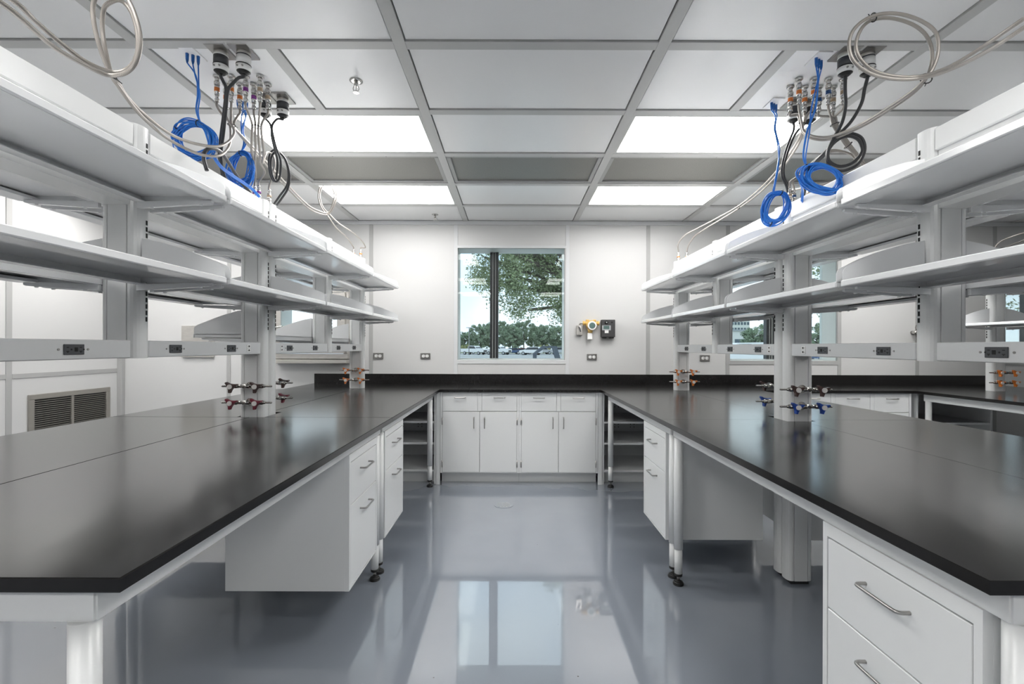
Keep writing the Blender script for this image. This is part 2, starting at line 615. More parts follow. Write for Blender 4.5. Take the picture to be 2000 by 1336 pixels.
# left wall with its panels
wl = MB().box(XL - 0.12, XL - 0.016, YB - 0.1, WALLY + 0.3, -0.05, CEIL + 0.1).thing('wall_left', 'wall_white', (XL, 0, 0), 'white panelled wall on the left with grey battens', 'wall', kind='structure')
LB = [YB, -1.9, -0.7, 0.5, 1.7, 2.86, 3.99, WALLY]
for a, b in zip(LB[:-1], LB[1:]):
    MB().box(XL - 0.0165, XL, a + 0.002, b - 0.002, 0, CEIL).build('wall_panel', 'wall_white', wl)
for y in LB[1:-1]:
    MB().box(XL - 0.001, XL + 0.006, y - 0.025, y + 0.025, 0, CEIL, 0.0015).build('batten', 'batten_grey', wl)
MB().box(XL, XL + 0.05, WALLY - 0.05, WALLY, 0, CEIL, 0.003).build('batten', 'batten_grey', wl)
for a, b in zip(LB[:-1], LB[1:]):
    MB().box(XL - 0.001, XL + 0.006, a + 0.025, b - 0.025, 1.035, 1.078, 0.0015).build('batten', 'batten_grey', wl)

wr = MB().box(XR + 0.016, XR + 0.12, YB - 0.1, WALLY + 0.3, -0.05, CEIL + 0.1).thing('wall_right', 'wall_white', (XR, 0, 0), 'white panelled wall on the right', 'wall', kind='structure')
for a, b in zip(LB[:-1], LB[1:]):
    MB().box(XR, XR + 0.0165, a + 0.002, b - 0.002, 0, CEIL).build('wall_panel', 'wall_white', wr)
for y in LB[1:-1]:
    MB().box(XR - 0.006, XR + 0.001, y - 0.025, y + 0.025, 0, CEIL, 0.0015).build('batten', 'batten_grey', wr)

wf = MB().box(XL - 0.1, XR + 0.1, YB - 0.12, YB - 0.016, -0.05, CEIL + 0.1).thing('wall_front', 'wall_white', (0, YB, 0), 'white panelled wall behind the photographer', 'wall', kind='structure')
for k in range(9):
    a, b = XL + k * 1.29, min(XL + (k + 1) * 1.29, XR)
    MB().box(a + 0.002, b - 0.002, YB - 0.0165, YB, 0, CEIL).build('wall_panel', 'wall_white', wf)
    if k:
        MB().box(a - 0.025, a + 0.025, YB - 0.001, YB + 0.006, 0, CEIL, 0.0015).build('batten', 'batten_grey', wf)

# ------------------------------------------------------------------ windows
WDESC = ['middle window with dark mullion, facing the aisle', 'window behind the right bench shelving', 'window at the far right behind the last bench']
for i, (a, b, z0, z1, k) in enumerate([q for q in OPEN if q[4] == 'w']):
    t = empty('window_%d' % (i + 1), ((a + b) / 2, WALLY, z0), WDESC[i], 'window', kind='structure')
    fr = MB()
    e = 0.016
    fr.box(a - e, b + e, WALLY - 0.006, WALLY + 0.03, z0 - 0.045, z0, 0.002)
    fr.box(a - e, b + e, WALLY - 0.006, WALLY + 0.02, z1, z1 + 0.03, 0.002)
    fr.build('window_frame', 'trim_white' if i == 0 else 'batten_grey', t)
    sf = MB()
    for q in ((a, a + 0.006), (b - 0.006, b)):
        sf.box(q[0], q[1], WALLY + 0.004, WALLY + 0.02, z0, z1)
    sf.build('seal', 'sealant', t)
    MB().box(a, b, WALLY + 0.010, WALLY + 0.014, z0, z1).build('inner_pane', 'glass_clear', t)
    of = MB()
    Yo = WALLY + 0.235
    of.box(a, b, Yo, Yo + 0.06, z0 + 0.0, z0 + 0.012)
    of.build('outer_sill', 'trim_white', t)
    m0 = (-0.264, 2.955, 5.97)[i]
    mm = MB()
    mm.box(m0, m0 + 0.032, Yo - 0.01, Yo + 0.06, z0 + 0.012, z1, 0.002)
    mm.box(m0 + 0.036, m0 + 0.062, Yo, Yo + 0.055, z0 + 0.012, z1, 0.002)
    mm.box(m0 + 0.066, m0 + 0.098, Yo - 0.01, Yo + 0.06, z0 + 0.012, z1, 0.002)
    mm.build('mullion', 'mullion', t)
    MB().box(m0 + 0.030, m0 + 0.0365, Yo - 0.012, Yo, z0 + 0.012, z1).build('mullion_strip', 'batten_grey', t)
    MB().box(m0 + 0.061, m0 + 0.0665, Yo - 0.012, Yo, z0 + 0.012, z1).build('mullion_strip', 'batten_grey', t)
    MB().box(a, m0, Yo + 0.025, Yo + 0.029, z0 + 0.012, z1).build('outer_pane', 'glass_tint', t)
    MB().box(m0 + 0.098, b, Yo + 0.025, Yo + 0.029, z0 + 0.012, z1).build('outer_pane', 'glass_tint', t)

# ------------------------------------------------------------------ stainless pass-through in the back wall
def pass_through():
    a, b, z0, z1, _ = OPEN[0]
    t = empty('pass_through_cabinet', ((a + b) / 2, WALLY, z0), 'stainless steel pass-through cabinet with glass door in the back wall', 'pass-through')
    fr = MB()
    y0, y1 = WALLY - 0.07, WALLY - 0.001
    fr.box(a - 0.05, b + 0.03, y0, y1, z0 - 0.012, z0 + 0.045, 0.003)
    fr.box(a - 0.05, b + 0.03, y0, y1, z1 - 0.01, z1 + 0.05, 0.003)
    fr.box(a - 0.05, a + 0.02, y0, y1, z0 + 0.045, z1 - 0.01, 0.003)
    fr.box(b - 0.02, b + 0.03, y0, y1, z0 + 0.045, z1 - 0.01, 0.003)
    fr.build('frame', 'stainless', t)
    d = MB()
    y0, y1 = WALLY - 0.10, WALLY - 0.072
    da, db, dz0, dz1 = a - 0.02, b + 0.005, z0 + 0.05, z1 - 0.015
    w_ = 0.085
    d.box(da, db, y0, y1, dz0, dz0 + w_ * 0.6, 0.003)
    d.box(da, db, y0, y1, dz1 - w_ * 0.6, dz1, 0.003)
    d.box(da, da + w_, y0, y1, dz0 + w_ * 0.6, dz1 - w_ * 0.6, 0.003)
    d.box(db - w_, db, y0, y1, dz0 + w_ * 0.6, dz1 - w_ * 0.6, 0.003)
    do = d.build('door', 'stainless', t)
    MB().box(da + w_, db - w_, y0 + 0.012, y0 + 0.016, dz0 + w_ * 0.6, dz1 - w_ * 0.6).build('pane', 'glass_tint', do)
    lt = MB()
    lt.box(da - 0.012, da + 0.018, y0 - 0.03, y0, 1.50, 1.565, 0.003, mi=0)
    lt.tube([(da + 0.0, y0 - 0.025, 1.53), (da + 0.06, y0 - 0.03, 1.535), (da + 0.12, y0 - 0.028, 1.545)], 0.006, n=8, res=4, mi=1)
    lt.build('latch', ['slot_black', 'chrome'], do)
    for z in (1.33, 1.50, 1.80):
        MB().cyl((db + 0.008, y0 - 0.004, z - 0.03), (db + 0.008, y0 - 0.004, z + 0.03), 0.009, n=10).build('hinge', 'outlet_white', do)
    MB().box(a - 0.02, b + 0.03, WALLY - 0.115, WALLY - 0.001, z0 - 0.06, z0 - 0.02, 0.003).build('tray', 'stainless', t)


pass_through()
MB().box(-3.67, -3.32, WALLY - 0.03, WALLY, 1.20, 1.55, 0.003).thing('access_panel', 'stainless', (-3.5, WALLY, 1.2), 'square beige steel access panel on the back wall at left', 'panel')

# ------------------------------------------------------------------ return air grille in the left wall
def grille():
    y0, y1 = 4.145, 4.985
    z0, z1 = 0.47, 0.880
    t = empty('return_air_grille', (XL, (y0 + y1) / 2, z0), 'metal louvred return air grille low in the left wall', 'grille')
    x = XL
    f = MB()
    for q in ((y0, y1, z0, z0 + 0.045), (y0, y1, z1 - 0.045, z1), (y0, y0 + 0.05, z0 + 0.045, z1 - 0.045), (y1 - 0.05, y1, z0 + 0.045, z1 - 0.045)):
        f.box(x, x + 0.018, q[0], q[1], q[2], q[3], 0.003)
    yc = (y0 + y1) / 2
    f.build('frame', 'grille_metal', t)
    MB().box(x, x + 0.012, yc - 0.014, yc + 0.014, z0 + 0.045, z1 - 0.045, 0.002).build('divider', 'grille_metal', t)
    MB().box(x, x + 0.001, y0 + 0.05, y1 - 0.05, z0 + 0.045, z1 - 0.045).build('back_plate', 'slot_black', t)
    n = 17
    for (a, b) in ((y0 + 0.05, yc - 0.014), (yc + 0.014, y1 - 0.05)):
        base = None
        for i in range(n):
            z = z0 + 0.052 + i * (z1 - z0 - 0.10) / (n - 1)
            if base is None:
                base = MB().prism([(x + 0.002, z + 0.006), (x + 0.014, z), (x + 0.016, z + 0.0045), (x + 0.002, z + 0.0075)], 'y', a, b).build('louvre', 'grille_metal', t)
                zb = z
            else:
                copy_obj(base, (0, 0, z - zb), t)


grille()

# ================================================================== WORKTOPS AND BENCHES
def leg(parent, x, y, ztop):
    s = MB()
    s.cyl((x, y, 0.20), (x, y, ztop), 0.0248, n=24)
    lg = s.build('leg', 'powder_white', parent)
    s = MB()
    s.cyl((x, y, 0.062), (x, y, 0.20), 0.0215, n=20)
    s.build('leg_insert', 'powder_white', lg)
    s = MB()
    s.lathe((x, y, 0), (0, 0, 1), [(0.0, 0.029), (0.008, 0.030), (0.018, 0.024), (0.022, 0.012)], n=20, mi=0)
    s.cyl((x, y, 0.02), (x, y, 0.055), 0.008, n=10, mi=1)
    s.cyl((x, y, 0.05), (x, y, 0.064), 0.0222, n=20, mi=0)
    s.build('foot', ['rubber', 'screw'], lg)


APB = 0.822                          # underside of the aprons


def bench(x0, x1, y0, y1, front, notch, label, group):
    """one bench: worktop x0..x1, y0..y1; front = 'x0' or 'x1' (the edge facing an aisle); notch = list of (x0,x1,y0,y1) corners to cut out"""
    t = empty('lab_bench', ((x0 + x1) / 2, (y0 + y1) / 2, 0), label, 'bench', group)
    g = 0.0008 if x0 < 0 else 0.0004
    X0, X1, Y0, Y1 = x0 + g, x1 - g, y0 + g, y1 - g
    pts = [(X0, Y0), (X1, Y0), (X1, Y1), (X0, Y1)]
    if notch:
        nx0, nx1, ny0, ny1 = notch
        out = []
        for (px, py) in pts:
            if nx0 <= px <= nx1 and ny0 <= py <= ny1:
                qx = nx1 if px == X0 else nx0
                qy = ny1 if py == Y0 else ny0
                a, b, c = (px, qy), (qx, qy), (qx, py)
                i = pts.index((px, py))
                prev = pts[i - 1]
                out += [a, b, c] if prev[0] == px else [c, b, a]
            else:
                out.append((px, py))
        pts = out
    m = MB()
    m.prism(pts, 'z', TOPZ - TOPT, TOPZ)
    es = [e for e in m.bm.edges if all(abs(v.co.z - TOPZ) < 1e-5 for v in e.verts)]
    bmesh.ops.bevel(m.bm, geom=es, offset=0.0022 if x0 < 0 else 0.0009, segments=2, affect='EDGES')
    m.build('worktop', 'black_resin', t)
    i_ = 0.068
    fx = x1 if front == 'x1' else x0
    s = -1 if front == 'x1' else 1
    xf = fx + s * i_                  # outer face of the front apron
    bx = x0 if front == 'x1' else x1
    xb = bx - s * 0.10
    zt = TOPZ - TOPT
    ap = MB()
    fx0, fx1, fy0, fy1, tk = min(xf, xb), max(xf, xb), y0 + 0.028, y1 - 0.006, 0.045
    out_ = [(fx0, fy0), (fx1, fy0), (fx1, fy1), (fx0, fy1)]
    inn_ = [(fx0 + tk, fy0 + tk), (fx1 - tk, fy0 + tk), (fx1 - tk, fy1 - tk), (fx0 + tk, fy1 - tk)]
    vv = [[ap.bm.verts.new((p[0], p[1], z_)) for p in ring] for ring in (out_, inn_) for z_ in (APB, zt)]
    for k in range(4):
        l_ = (k + 1) % 4
        ap.bm.faces.new((vv[0][k], vv[0][l_], vv[1][l_], vv[1][k]))
        ap.bm.faces.new((vv[2][l_], vv[2][k], vv[3][k], vv[3][l_]))
        ap.bm.faces.new((vv[0][l_], vv[0][k], vv[2][k], vv[2][l_]))
        ap.bm.faces.new((vv[1][k], vv[1][l_], vv[3][l_], vv[3][k]))
    es = [e for e in ap.bm.edges if all(any((abs(v.co.x - q[0]) + abs(v.co.y - q[1])) < 1e-5 for q in out_) for v in e.verts)]
    bmesh.ops.bevel(ap.bm, geom=es, offset=0.004, segments=2, affect='EDGES')
    bmesh.ops.recalc_face_normals(ap.bm, faces=ap.bm.faces)
    ap.build('apron', 'powder_white', t)
    for yy in (y0 + 0.044, y1 - 0.040):
        leg(t, xf + s * (0.034 if yy < 1.0 else 0.020), yy, APB)
    return t


# island data -------------------------------------------------------
LI = dict(x0=-2.315, c=-1.515, x1=-0.693, y0=0.815, ys=2.665, y1=CTRY)
RI = dict(x0=0.846, c=1.612, x1=2.375, y0=0.815, ys=2.625, y1=CTRY)
TI = dict(x0=3.86, c=4.62, x1=5.385, y0=0.815, ys=2.62, y1=CTRY)
PW, PD = 0.071, 0.085                # post half width and depth
BG = 'black-topped lab benches'
for nm, I, near in (('left', LI, 2.687), ('right', RI, 2.58), ('far right', TI, 2.58)):
    g0, g1 = near - 0.012, near + 2 * PD + 0.012
    nx = (I['c'] - PW - 0.008, I['c'] + PW + 0.008)
    if near > I['ys']:
        n_near, n_far = None, (nx[0], nx[1], I['ys'] - 0.01, g1)
    else:
        n_near, n_far = (nx[0], nx[1], g0, I['ys'] + 0.01), (nx[0], nx[1], I['ys'] - 0.01, g1)
    lside = {'left': 'the wall side of the left island', 'right': 'the main aisle side of the right island', 'far right': 'the near side of the far right island'}[nm]
    rside = {'left': 'the main aisle side of the left island', 'right': 'the second aisle side of the right island', 'far right': 'the far side of the far right island'}[nm]
    bench(I['x0'], I['c'], I['y0'], I['ys'], 'x0', n_near, 'black-topped bench on ' + lside + ', nearest the camera', BG)
    bench(I['c'], I['x1'], I['y0'], I['ys'], 'x1', n_near, 'black-topped bench on ' + rside + ', nearest the camera', BG)
    bench(I['x0'], I['c'], I['ys'], I['y1'], 'x0', n_far, 'black-topped bench on ' + lside + ', by the window wall', BG)
    bench(I['c'], I['x1'], I['ys'], I['y1'], 'x1', n_far, 'black-topped bench on ' + rside + ', by the window wall', BG)

# counter along the back wall ----------------------------------------
BX0, BX1 = -2.20, 5.385
cuts = [BX0, -0.42, 1.612, 3.30, BX1]
ct = empty('wall_counter', ((BX0 + BX1) / 2, (CTRY + WALLY) / 2, 0.8), 'long black resin counter with backsplash along the window wall', 'counter')
for a, b in zip(cuts[:-1], cuts[1:]):
    m = MB()
    m.box(a + 0.0006, b - 0.0006, CTRY + 0.0006, WALLY - 0.022, TOPZ - TOPT, TOPZ)
    es = [e for e in m.bm.edges if all(abs(v.co.z - TOPZ) < 1e-5 for v in e.verts)]
    bmesh.ops.bevel(m.bm, geom=es, offset=0.0015, segments=2, affect='EDGES')
    m.build('worktop', 'black_resin', ct)
    MB().box(a + 0.0006, b - 0.0006, WALLY - 0.021, WALLY - 0.001, TOPZ - TOPT, TOPZ + 0.106, 0.002).build('backsplash', 'black_resin', ct)

# ================================================================== CABINETS
def pull(parent, p0, p1, out, name='handle'):
    """bow handle between two fixing points, standing out by vector out"""
    p0, p1, o = Vector(p0), Vector(p1), Vector(out)
    d = (p1 - p0)
    pts = [p0 - o * 0.02, p0 + o * 0.6, p0 + o * 0.88 + d * 0.03, p0 + o + d * 0.12, p0 + o + d * 0.5, p1 + o - d * 0.12, p1 + o * 0.88 - d * 0.03, p1 + o * 0.6, p1 - o * 0.02]
    return MB().tube(pts, 0.0046, n=10, res=5).build(name, 'brushed_steel', parent, local=True)


def drawer_cabinet(base, rz, wd, depth, z0, z1, label, splits, slots_side=False):
    """suspended cabinet, front faces local -Y, base at (x, y, z0)"""
    t = empty('drawer_cabinet', base, label, 'cabinet', 'suspended drawer cabinets', rz=rz)
    h = z1 - z0
    W2 = wd / 2
    st = 0.018
    m = MB()
    m.box(-W2, W2, 0.020, depth, 0, h, 0.001)
    m.box(-W2, -W2 + st, 0, 0.0205, 0, h)
    m.box(W2 - st, W2, 0, 0.0205, 0, h)
    m.box(-W2 + st, W2 - st, 0, 0.0205, splits[0] - z0 + 0.003, h)
    m.box(-W2 + st, W2 - st, 0, 0.0205, 0, 0.008)
    m.build('body', 'cabinet_white', t, local=True)
    zs = [z_ - z0 for z_ in splits] + [0.010]
    for a, b in zip(zs[:-1], zs[1:]):
        d = MB().box(-W2 + st + 0.003, W2 - st - 0.003, 0.0, 0.018, b + 0.002, a - 0.002, 0.0016).build('drawer', 'cabinet_white', t, local=True)
        hz = a - 0.060
        pull(d, (-0.066, 0, hz), (0.066, 0, hz), (0, -0.030, 0))
    return t


CB0 = 0.182
DS = [0.781, 0.579]
xfL, xfR = LI['x1'] - 0.068, RI['x0'] + 0.068
drawer_cabinet((xfL, 2.375, CB0), PI / 2, 0.44, 0.58, CB0, APB - 0.001, 'white two-drawer cabinet hung under the left bench, nearer the camera', DS)
drawer_cabinet((xfL, 2.985, CB0), PI / 2, 0.457, 0.58, CB0, APB - 0.001, 'white two-drawer cabinet hung under the left bench, nearer the window', DS)
drawer_cabinet((xfR, 1.124, CB0), -PI / 2, 0.460, 0.58, CB0, APB - 0.001, 'large white two-drawer cabinet under the right bench at the bottom right corner', DS)
drawer_cabinet((xfR, 2.972, CB0), -PI / 2, 0.457, 0.58, CB0, APB - 0.001, 'white two-drawer cabinet hung under the right bench beyond the double legs', DS)
# cabinets on the other sides of the islands
xrL, xrR = LI['x0'] + 0.068, RI['x1'] - 0.068
drawer_cabinet((xrL, 2.99, CB0), -PI / 2, 0.457, 0.58, CB0, APB - 0.001, 'white drawer cabinet under the wall side of the left island', DS)
drawer_cabinet((xrR, 2.97, CB0), PI / 2, 0.457, 0.58, CB0, APB - 0.001, 'white drawer cabinet under the second aisle side of the right island', DS)
drawer_cabinet((xrR, 2.05, CB0), PI / 2, 0.457, 0.58, CB0, APB - 0.001, 'white drawer cabinet under the second aisle side, nearer the camera', DS)

FY = CTRY + 0.030                    # face of the base cabinets


def base_cabinet(x0, x1, label):
    t = empty('base_cabinet', ((x0 + x1) / 2, FY, 0), label, 'cabinet', 'white base cabinets under the wall counter')
    zt = TOPZ - TOPT - 0.001
    m = MB()
    m.box(x0 + 0.0005, x1 - 0.0005, FY + 0.020, WALLY - 0.04, 0.112, zt)
    st = 0.020
    m.box(x0 + 0.0005, x0 + st, FY, FY + 0.0205, 0.112, zt)
    m.box(x1 - st, x1 - 0.0005, FY, FY + 0.0205, 0.112, zt)
    xm = (x0 + x1) / 2
    m.box(xm - 0.019, xm + 0.019, FY, FY + 0.0205, 0.708, zt)
    m.box(x0 + st, x1 - st, FY, FY + 0.0205, zt - 0.006, zt)
    m.box(x0 + st, x1 - st, FY + 0.004, FY + 0.0205, 0.112, 0.118)
    m.build('body', 'cabinet_white', t)
    MB().box(x0 + 0.0005, x1 - 0.0005, FY + 0.10, FY + 0.118, 0.0, 0.112).build('toe_kick', 'cabinet_white', t)
    for (a, b) in ((x0 + st, xm - 0.019), (xm + 0.019, x1 - st)):
        d = MB().box(a + 0.002, b - 0.002, FY, FY + 0.018, 0.707, zt - 0.008, 0.0016).build('drawer', 'cabinet_white', t)
        cxm = (a + b) / 2 - (x0 + x1) / 2
        pull(d, (cxm - 0.052, 0, 0.838), (cxm + 0.052, 0, 0.838), (0, -0.028, 0))
    for (a, b, side) in ((x0 + st, xm, 1), (xm, x1 - st, -1)):
        d = MB().box(a + 0.002, b - 0.002, FY, FY + 0.018, 0.120, 0.702, 0.0016).build('door', 'cabinet_white', t)
        hx = (b - 0.055 if side == 1 else a + 0.047) - (x0 + x1) / 2
        pull(d, (hx, 0, 0.545), (hx, 0, 0.648), (0, -0.028, 0))
        ex = a if side == 1 else b
        for z in (0.20, 0.61):
            MB().cyl((ex, FY - 0.004, z - 0.033), (ex, FY - 0.004, z + 0.033), 0.006, n=10).build('hinge', 'brushed_steel', d)
    return t


def open_cabinet(x0, x1, label):
    t = empty('open_base_unit', ((x0 + x1) / 2, FY, 0), label, 'shelf unit', 'open corner base units')
    zt = TOPZ - TOPT - 0.001
    y0, y1 = FY + 0.01, WALLY - 0.05
    MB().box(x0, x0 + 0.02, y0, y1, 0.0, zt, 0.001).build('side_panel', 'cabinet_white', t)
    MB().box(x1 - 0.02, x1, y0, y1, 0.0, zt, 0.001).build('side_panel', 'cabinet_white', t)
    MB().box(x0 + 0.02, x1 - 0.02, y1 - 0.012, y1, 0.112, zt).build('back_panel', 'cabinet_inner', t)
    MB().box(x0 + 0.02, x1 - 0.02, y0 + 0.09, y0 + 0.108, 0.0, 0.112).build('toe_kick', 'cabinet_white', t)
    for z in (0.118, 0.382, 0.588):
        MB().box(x0 + 0.0205, x1 - 0.0205, y0 + 0.004, y1 - 0.0125, z, z + 0.020, 0.002).build('shelf', 'cabinet_white', t)
    ps = MB()
    for xx in (x0 + 0.26, x0 + 0.30, x1 - 0.30, x1 - 0.26):
        for z in (0.45, 0.48, 0.52, 0.55, 0.67, 0.70, 0.74):
            ps.cyl((xx, y1 - 0.0135, z), (xx, y1 - 0.011, z), 0.005, n=8)
    ps.build('pin_holes', 'slot_black', t)['kind'] = 'stuff'
    return t


base_cabinet(-0.694, 0.066, 'white two-door base cabinet under the window, left of the pair')
base_cabinet(0.066, 0.826, 'white two-door base cabinet under the window, right of the pair')
open_cabinet(-1.50, -0.735, 'open white corner shelf unit under the counter at left')
open_cabinet(0.868, 1.60, 'open white corner shelf unit under the counter at right')
MB().box(-0.733, -0.696, FY, FY + 0.02, 0.0, TOPZ - TOPT - 0.001, 0.001).thing('filler_strip', 'cabinet_white', (-0.715, FY, 0), 'narrow white filler strip left of the paired base cabinets', 'filler strip')
MB().box(0.828, 0.866, FY, FY + 0.02, 0.0, TOPZ - TOPT - 0.001, 0.001).thing('filler_strip', 'cabinet_white', (0.847, FY, 0), 'narrow white filler strip right of the paired base cabinets', 'filler strip')
base_cabinet(2.335, 3.09, 'white base cabinet in the second aisle, hidden mostly by the right bench')
base_cabinet(3.09, 3.845, 'white base cabinet in the second aisle next to the far right bench')
open_cabinet(3.90, 4.64, 'open dark shelf unit under the far right counter')

# ================================================================== SHELVING RACKS
def post_outline(cx, y, sgn=1):
    """plan of one upright: flat face at y, rounded flanks"""
    h = [(0.036, 0.0), (0.0365, 0.007), (0.0395, 0.007), (0.0400, 0.0015), (0.050, 0.0025), (0.059, 0.007), (0.066, 0.015), (0.070, 0.026), (0.071, 0.038),
         (0.071, 0.047), (0.070, 0.059), (0.066, 0.070), (0.059, 0.078), (0.050, 0.0825), (0.0400, 0.0835), (0.0395, 0.078), (0.0365, 0.078), (0.036, 0.085)]
    pts = h + [(-a, b) for (a, b) in reversed(h)]
    return [(cx + a, y + b) for a, b in pts]


def outlet(rail, x, y, z, s):
    """gfci receptacle lying on its side in the rail face; s = facing direction along x"""
    m = MB()
    m.box(x, x + s * 0.004, y - 0.036, y + 0.036, z - 0.0175, z + 0.0175, 0.0012, mi=0)
    f = x + s * 0.0042
    for yy in (-0.024, 0.022):
        m.box(f - s * 0.001, f + s * 0.0002, y + yy - 0.004, y + yy + 0.004, z + 0.0055, z + 0.0085, mi=1)
        m.box(f - s * 0.001, f + s * 0.0002, y + yy - 0.005, y + yy + 0.005, z - 0.0075, z - 0.0045, mi=1)
        m.box(f - s * 0.001, f + s * 0.0002, y + yy - 0.0018, y + yy + 0.0018, z - 0.011, z - 0.0075, mi=1)
    for yy in (-0.011, 0.033):
        m.cyl((f - s * 0.001, y + yy, z), (f + s * 0.0002, y + yy, z), 0.0032, n=8, mi=1)
    m.box(f - s * 0.001, f + s * 0.0008, y + 0.0, y + 0.005, z - 0.007, z + 0.007, mi=1)
    m.box(f - s * 0.001, f + s * 0.0008, y + 0.0065, y + 0.0115, z - 0.007, z + 0.007, mi=1)
    for yy in (-0.052, 0.052):
        m.cyl((x, y + yy, z), (x + s * 0.002, y + yy, z), 0.004, n=8, mi=2)
    return m.build('power_outlet', ['outlet_dark', 'slot_black', 'screw'], rail)


def jack(rail, x, y, z, s):
    for dz in (-0.011, 0.011):
        m = MB()
        m.box(x, x + s * 0.003, y - 0.016, y + 0.016, z + dz - 0.009, z + dz + 0.009, 0.001, mi=0)
        f = x + s * 0.003
        m.box(f - s * 0.001, f + s * 0.0003, y - 0.003, y + 0.004, z + dz - 0.0055, z + dz + 0.0055, mi=1)
        m.box(f - s * 0.001, f + s * 0.0003, y + 0.004, y + 0.010, z + dz - 0.002, z + dz + 0.003, mi=1)
        m.box(f - s * 0.001, f + s * 0.0003, y - 0.010, y - 0.006, z + dz - 0.002, z + dz + 0.002, mi=1)
        m.build('data_jack', ['outlet_white', 'slot_black'], rail)


def shelf(rack, C, sgn, Df, y0, y1, zt, name='shelf'):
    def X(d): return C + sgn * d
    m = MB()
    m.box(X(0.066), X(Df - 0.004), y0, y1, zt - 0.003, zt)
    m.box(X(Df - 0.012), X(Df), y0, y1, zt - 0.022, zt + 0.0015, 0.003)
    m.box(X(Df - 0.078), X(Df - 0.011), y0, y1, zt - 0.022, zt - 0.019)
    m.box(X(Df - 0.080), X(Df - 0.078), y0, y1, zt - 0.022, zt - 0.010)
    m.box(X(0.066), X(0.072), y0, y1, zt - 0.030, zt)
    m.box(X(0.071), X(0.105), y0, y1, zt - 0.030, zt - 0.027)
    m.box(X(0.072), X(Df - 0.012), y0, y0 + 0.004, zt - 0.020, zt)
    m.box(X(0.072), X(Df - 0.012), y1 - 0.004, y1, zt - 0.020, zt)
    sh = m.build(name, 'shelf_white', rack)
    prof = [(0.078, zt), (Df - 0.006, zt), (Df - 0.006, zt + 0.030), (Df - 0.010, zt + 0.042), (Df - 0.020, zt + 0.052), (Df - 0.036, zt + 0.060),
            (0.30, zt + 0.088), (0.23, zt + 0.114), (0.15, zt + 0.138), (0.078, zt + 0.152)]
    for yy in (y0 + 0.002, y1 - 0.0045):
        MB().prism([(X(d), z) for d, z in prof], 'y', yy, yy + 0.0025).build('end_plate', 'shelf_white', sh)
    zb = zt - 0.0235
    for yy in (y0 + 0.012, y1 - 0.026):
        b = MB()
        b.prism([(X(0.074), zb - 0.006), (X(Df - 0.045), zb), (X(Df - 0.045), zb - 0.009), (X(Df - 0.055), zb - 0.013), (X(0.16), zb - 0.026), (X(0.074), zb - 0.030)], 'y', yy, yy + 0.014)
        b.cyl((X(Df - 0.09), yy + 0.007, zb - 0.012), (X(Df - 0.09), yy + 0.007, zb - 0.019), 0.006, n=8)
        b.cyl((X(0.13), yy + 0.007, zb - 0.024), (X(0.13), yy + 0.007, zb - 0.032), 0.006, n=8)
        b.build('bracket', 'shelf_white', sh)
    return sh


def rack(C, posts, Df, zl, zu, ztop, front, label, outs, jacks, extra_low=(), mods=None, rear=True):
    """posts: list of (y, kind) kind in 'full','double','mid','far'; front=+1/-1 the main-aisle side"""
    t = empty('shelving_rack', (C, posts[0][0], TOPZ), label, 'shelving', 'tall white shelving racks on the islands')
    ZR0, ZR1 = 1.282, 1.350
    spans = []
    prev_end = None
    for (y, kind) in posts:
        n = 2 if kind == 'double' else 1
        zb = {'full': TOPZ + 0.001, 'far': TOPZ + 0.001, 'double': 0.02, 'mid': ZR0 - 0.002}[kind]
        for i in range(n):
            yy = y + i * PD
            p = MB()
            p.prism(post_outline(C, yy), 'z', zb, ztop + 0.006, smooth=False)
            po = p.build('upright_post', 'powder_white', t)
            if kind == 'double':
                MB().box(C - 0.05, C + 0.05, yy + 0.01, yy + PD - 0.01, 0.0, 0.02).build('post_foot', 'rubber', po)
            sl = MB()
            z = 1.425
            while z < ztop - 0.06:
                if not (zu - 0.07 < z < zu + 0.005):
                    for sx in (-1, 1):
                        xs_ = C + sx * 0.0655
                        # slots sit in the flanks, on either side of the upright
                        for yo in ((0.062, 0.068) if True else ()):
                            pass
                        sl.box(C + sx * 0.0695, C + sx * 0.0718, yy + 0.052, yy + 0.060, z, z + 0.018)
                z += 0.0255
            sl.build('slot_strip', 'slot_black', po)['kind'] = 'stuff'
        if prev_end is not None:
            spans.append((prev_end, y))
        prev_end = y + n * PD
    for i, (a, b) in enumerate(spans):
        r = MB()
        r.box(C - 0.057, C + 0.057, a + 0.001, b - 0.001, ZR0, ZR1, 0.003)
        rl = r.build('power_rail', 'rail_grey', t)
        for y in outs:
            if a < y < b:
                outlet(rl, C + front * 0.057, y, (ZR0 + ZR1) / 2, front)
                outlet(rl, C - front * 0.057, y, (ZR0 + ZR1) / 2, -front)
        for y in jacks:
            if a < y < b:
                jack(rl, C + front * 0.057, y, (ZR0 + ZR1) / 2, front)
        rc = MB()
        rc.box(C - 0.062, C + 0.062, a - 0.004, b + 0.004, ztop - 0.085, ztop, 0.004)
        rc.box(C - 0.050, C + 0.050, a + 0.001, b - 0.001, zu - 0.02, ztop - 0.086)
        rc.build('raceway', 'powder_white', t)
    # shelves run from post to post, on both sides
    brk = [posts[0][0] + PD / 2]
    for (y, kind) in posts[1:]:
        brk.append(y + (PD if kind == 'double' else PD / 2))
    for i, (a, b) in enumerate(zip(brk[:-1], brk[1:])):
        for sgn in (front, -front):
            if not rear and sgn != front:
                continue
            shelf(t, C, sgn, Df, a + 0.014, b - 0.014, zu + 0.022)
            if sgn == front or i not in extra_low:
                shelf(t, C, sgn, Df, a + 0.014, b - 0.014, zl + 0.022)
            else:
                shelf(t, C, sgn, Df, a + 0.014, b - 0.014, 1.40)
    return t


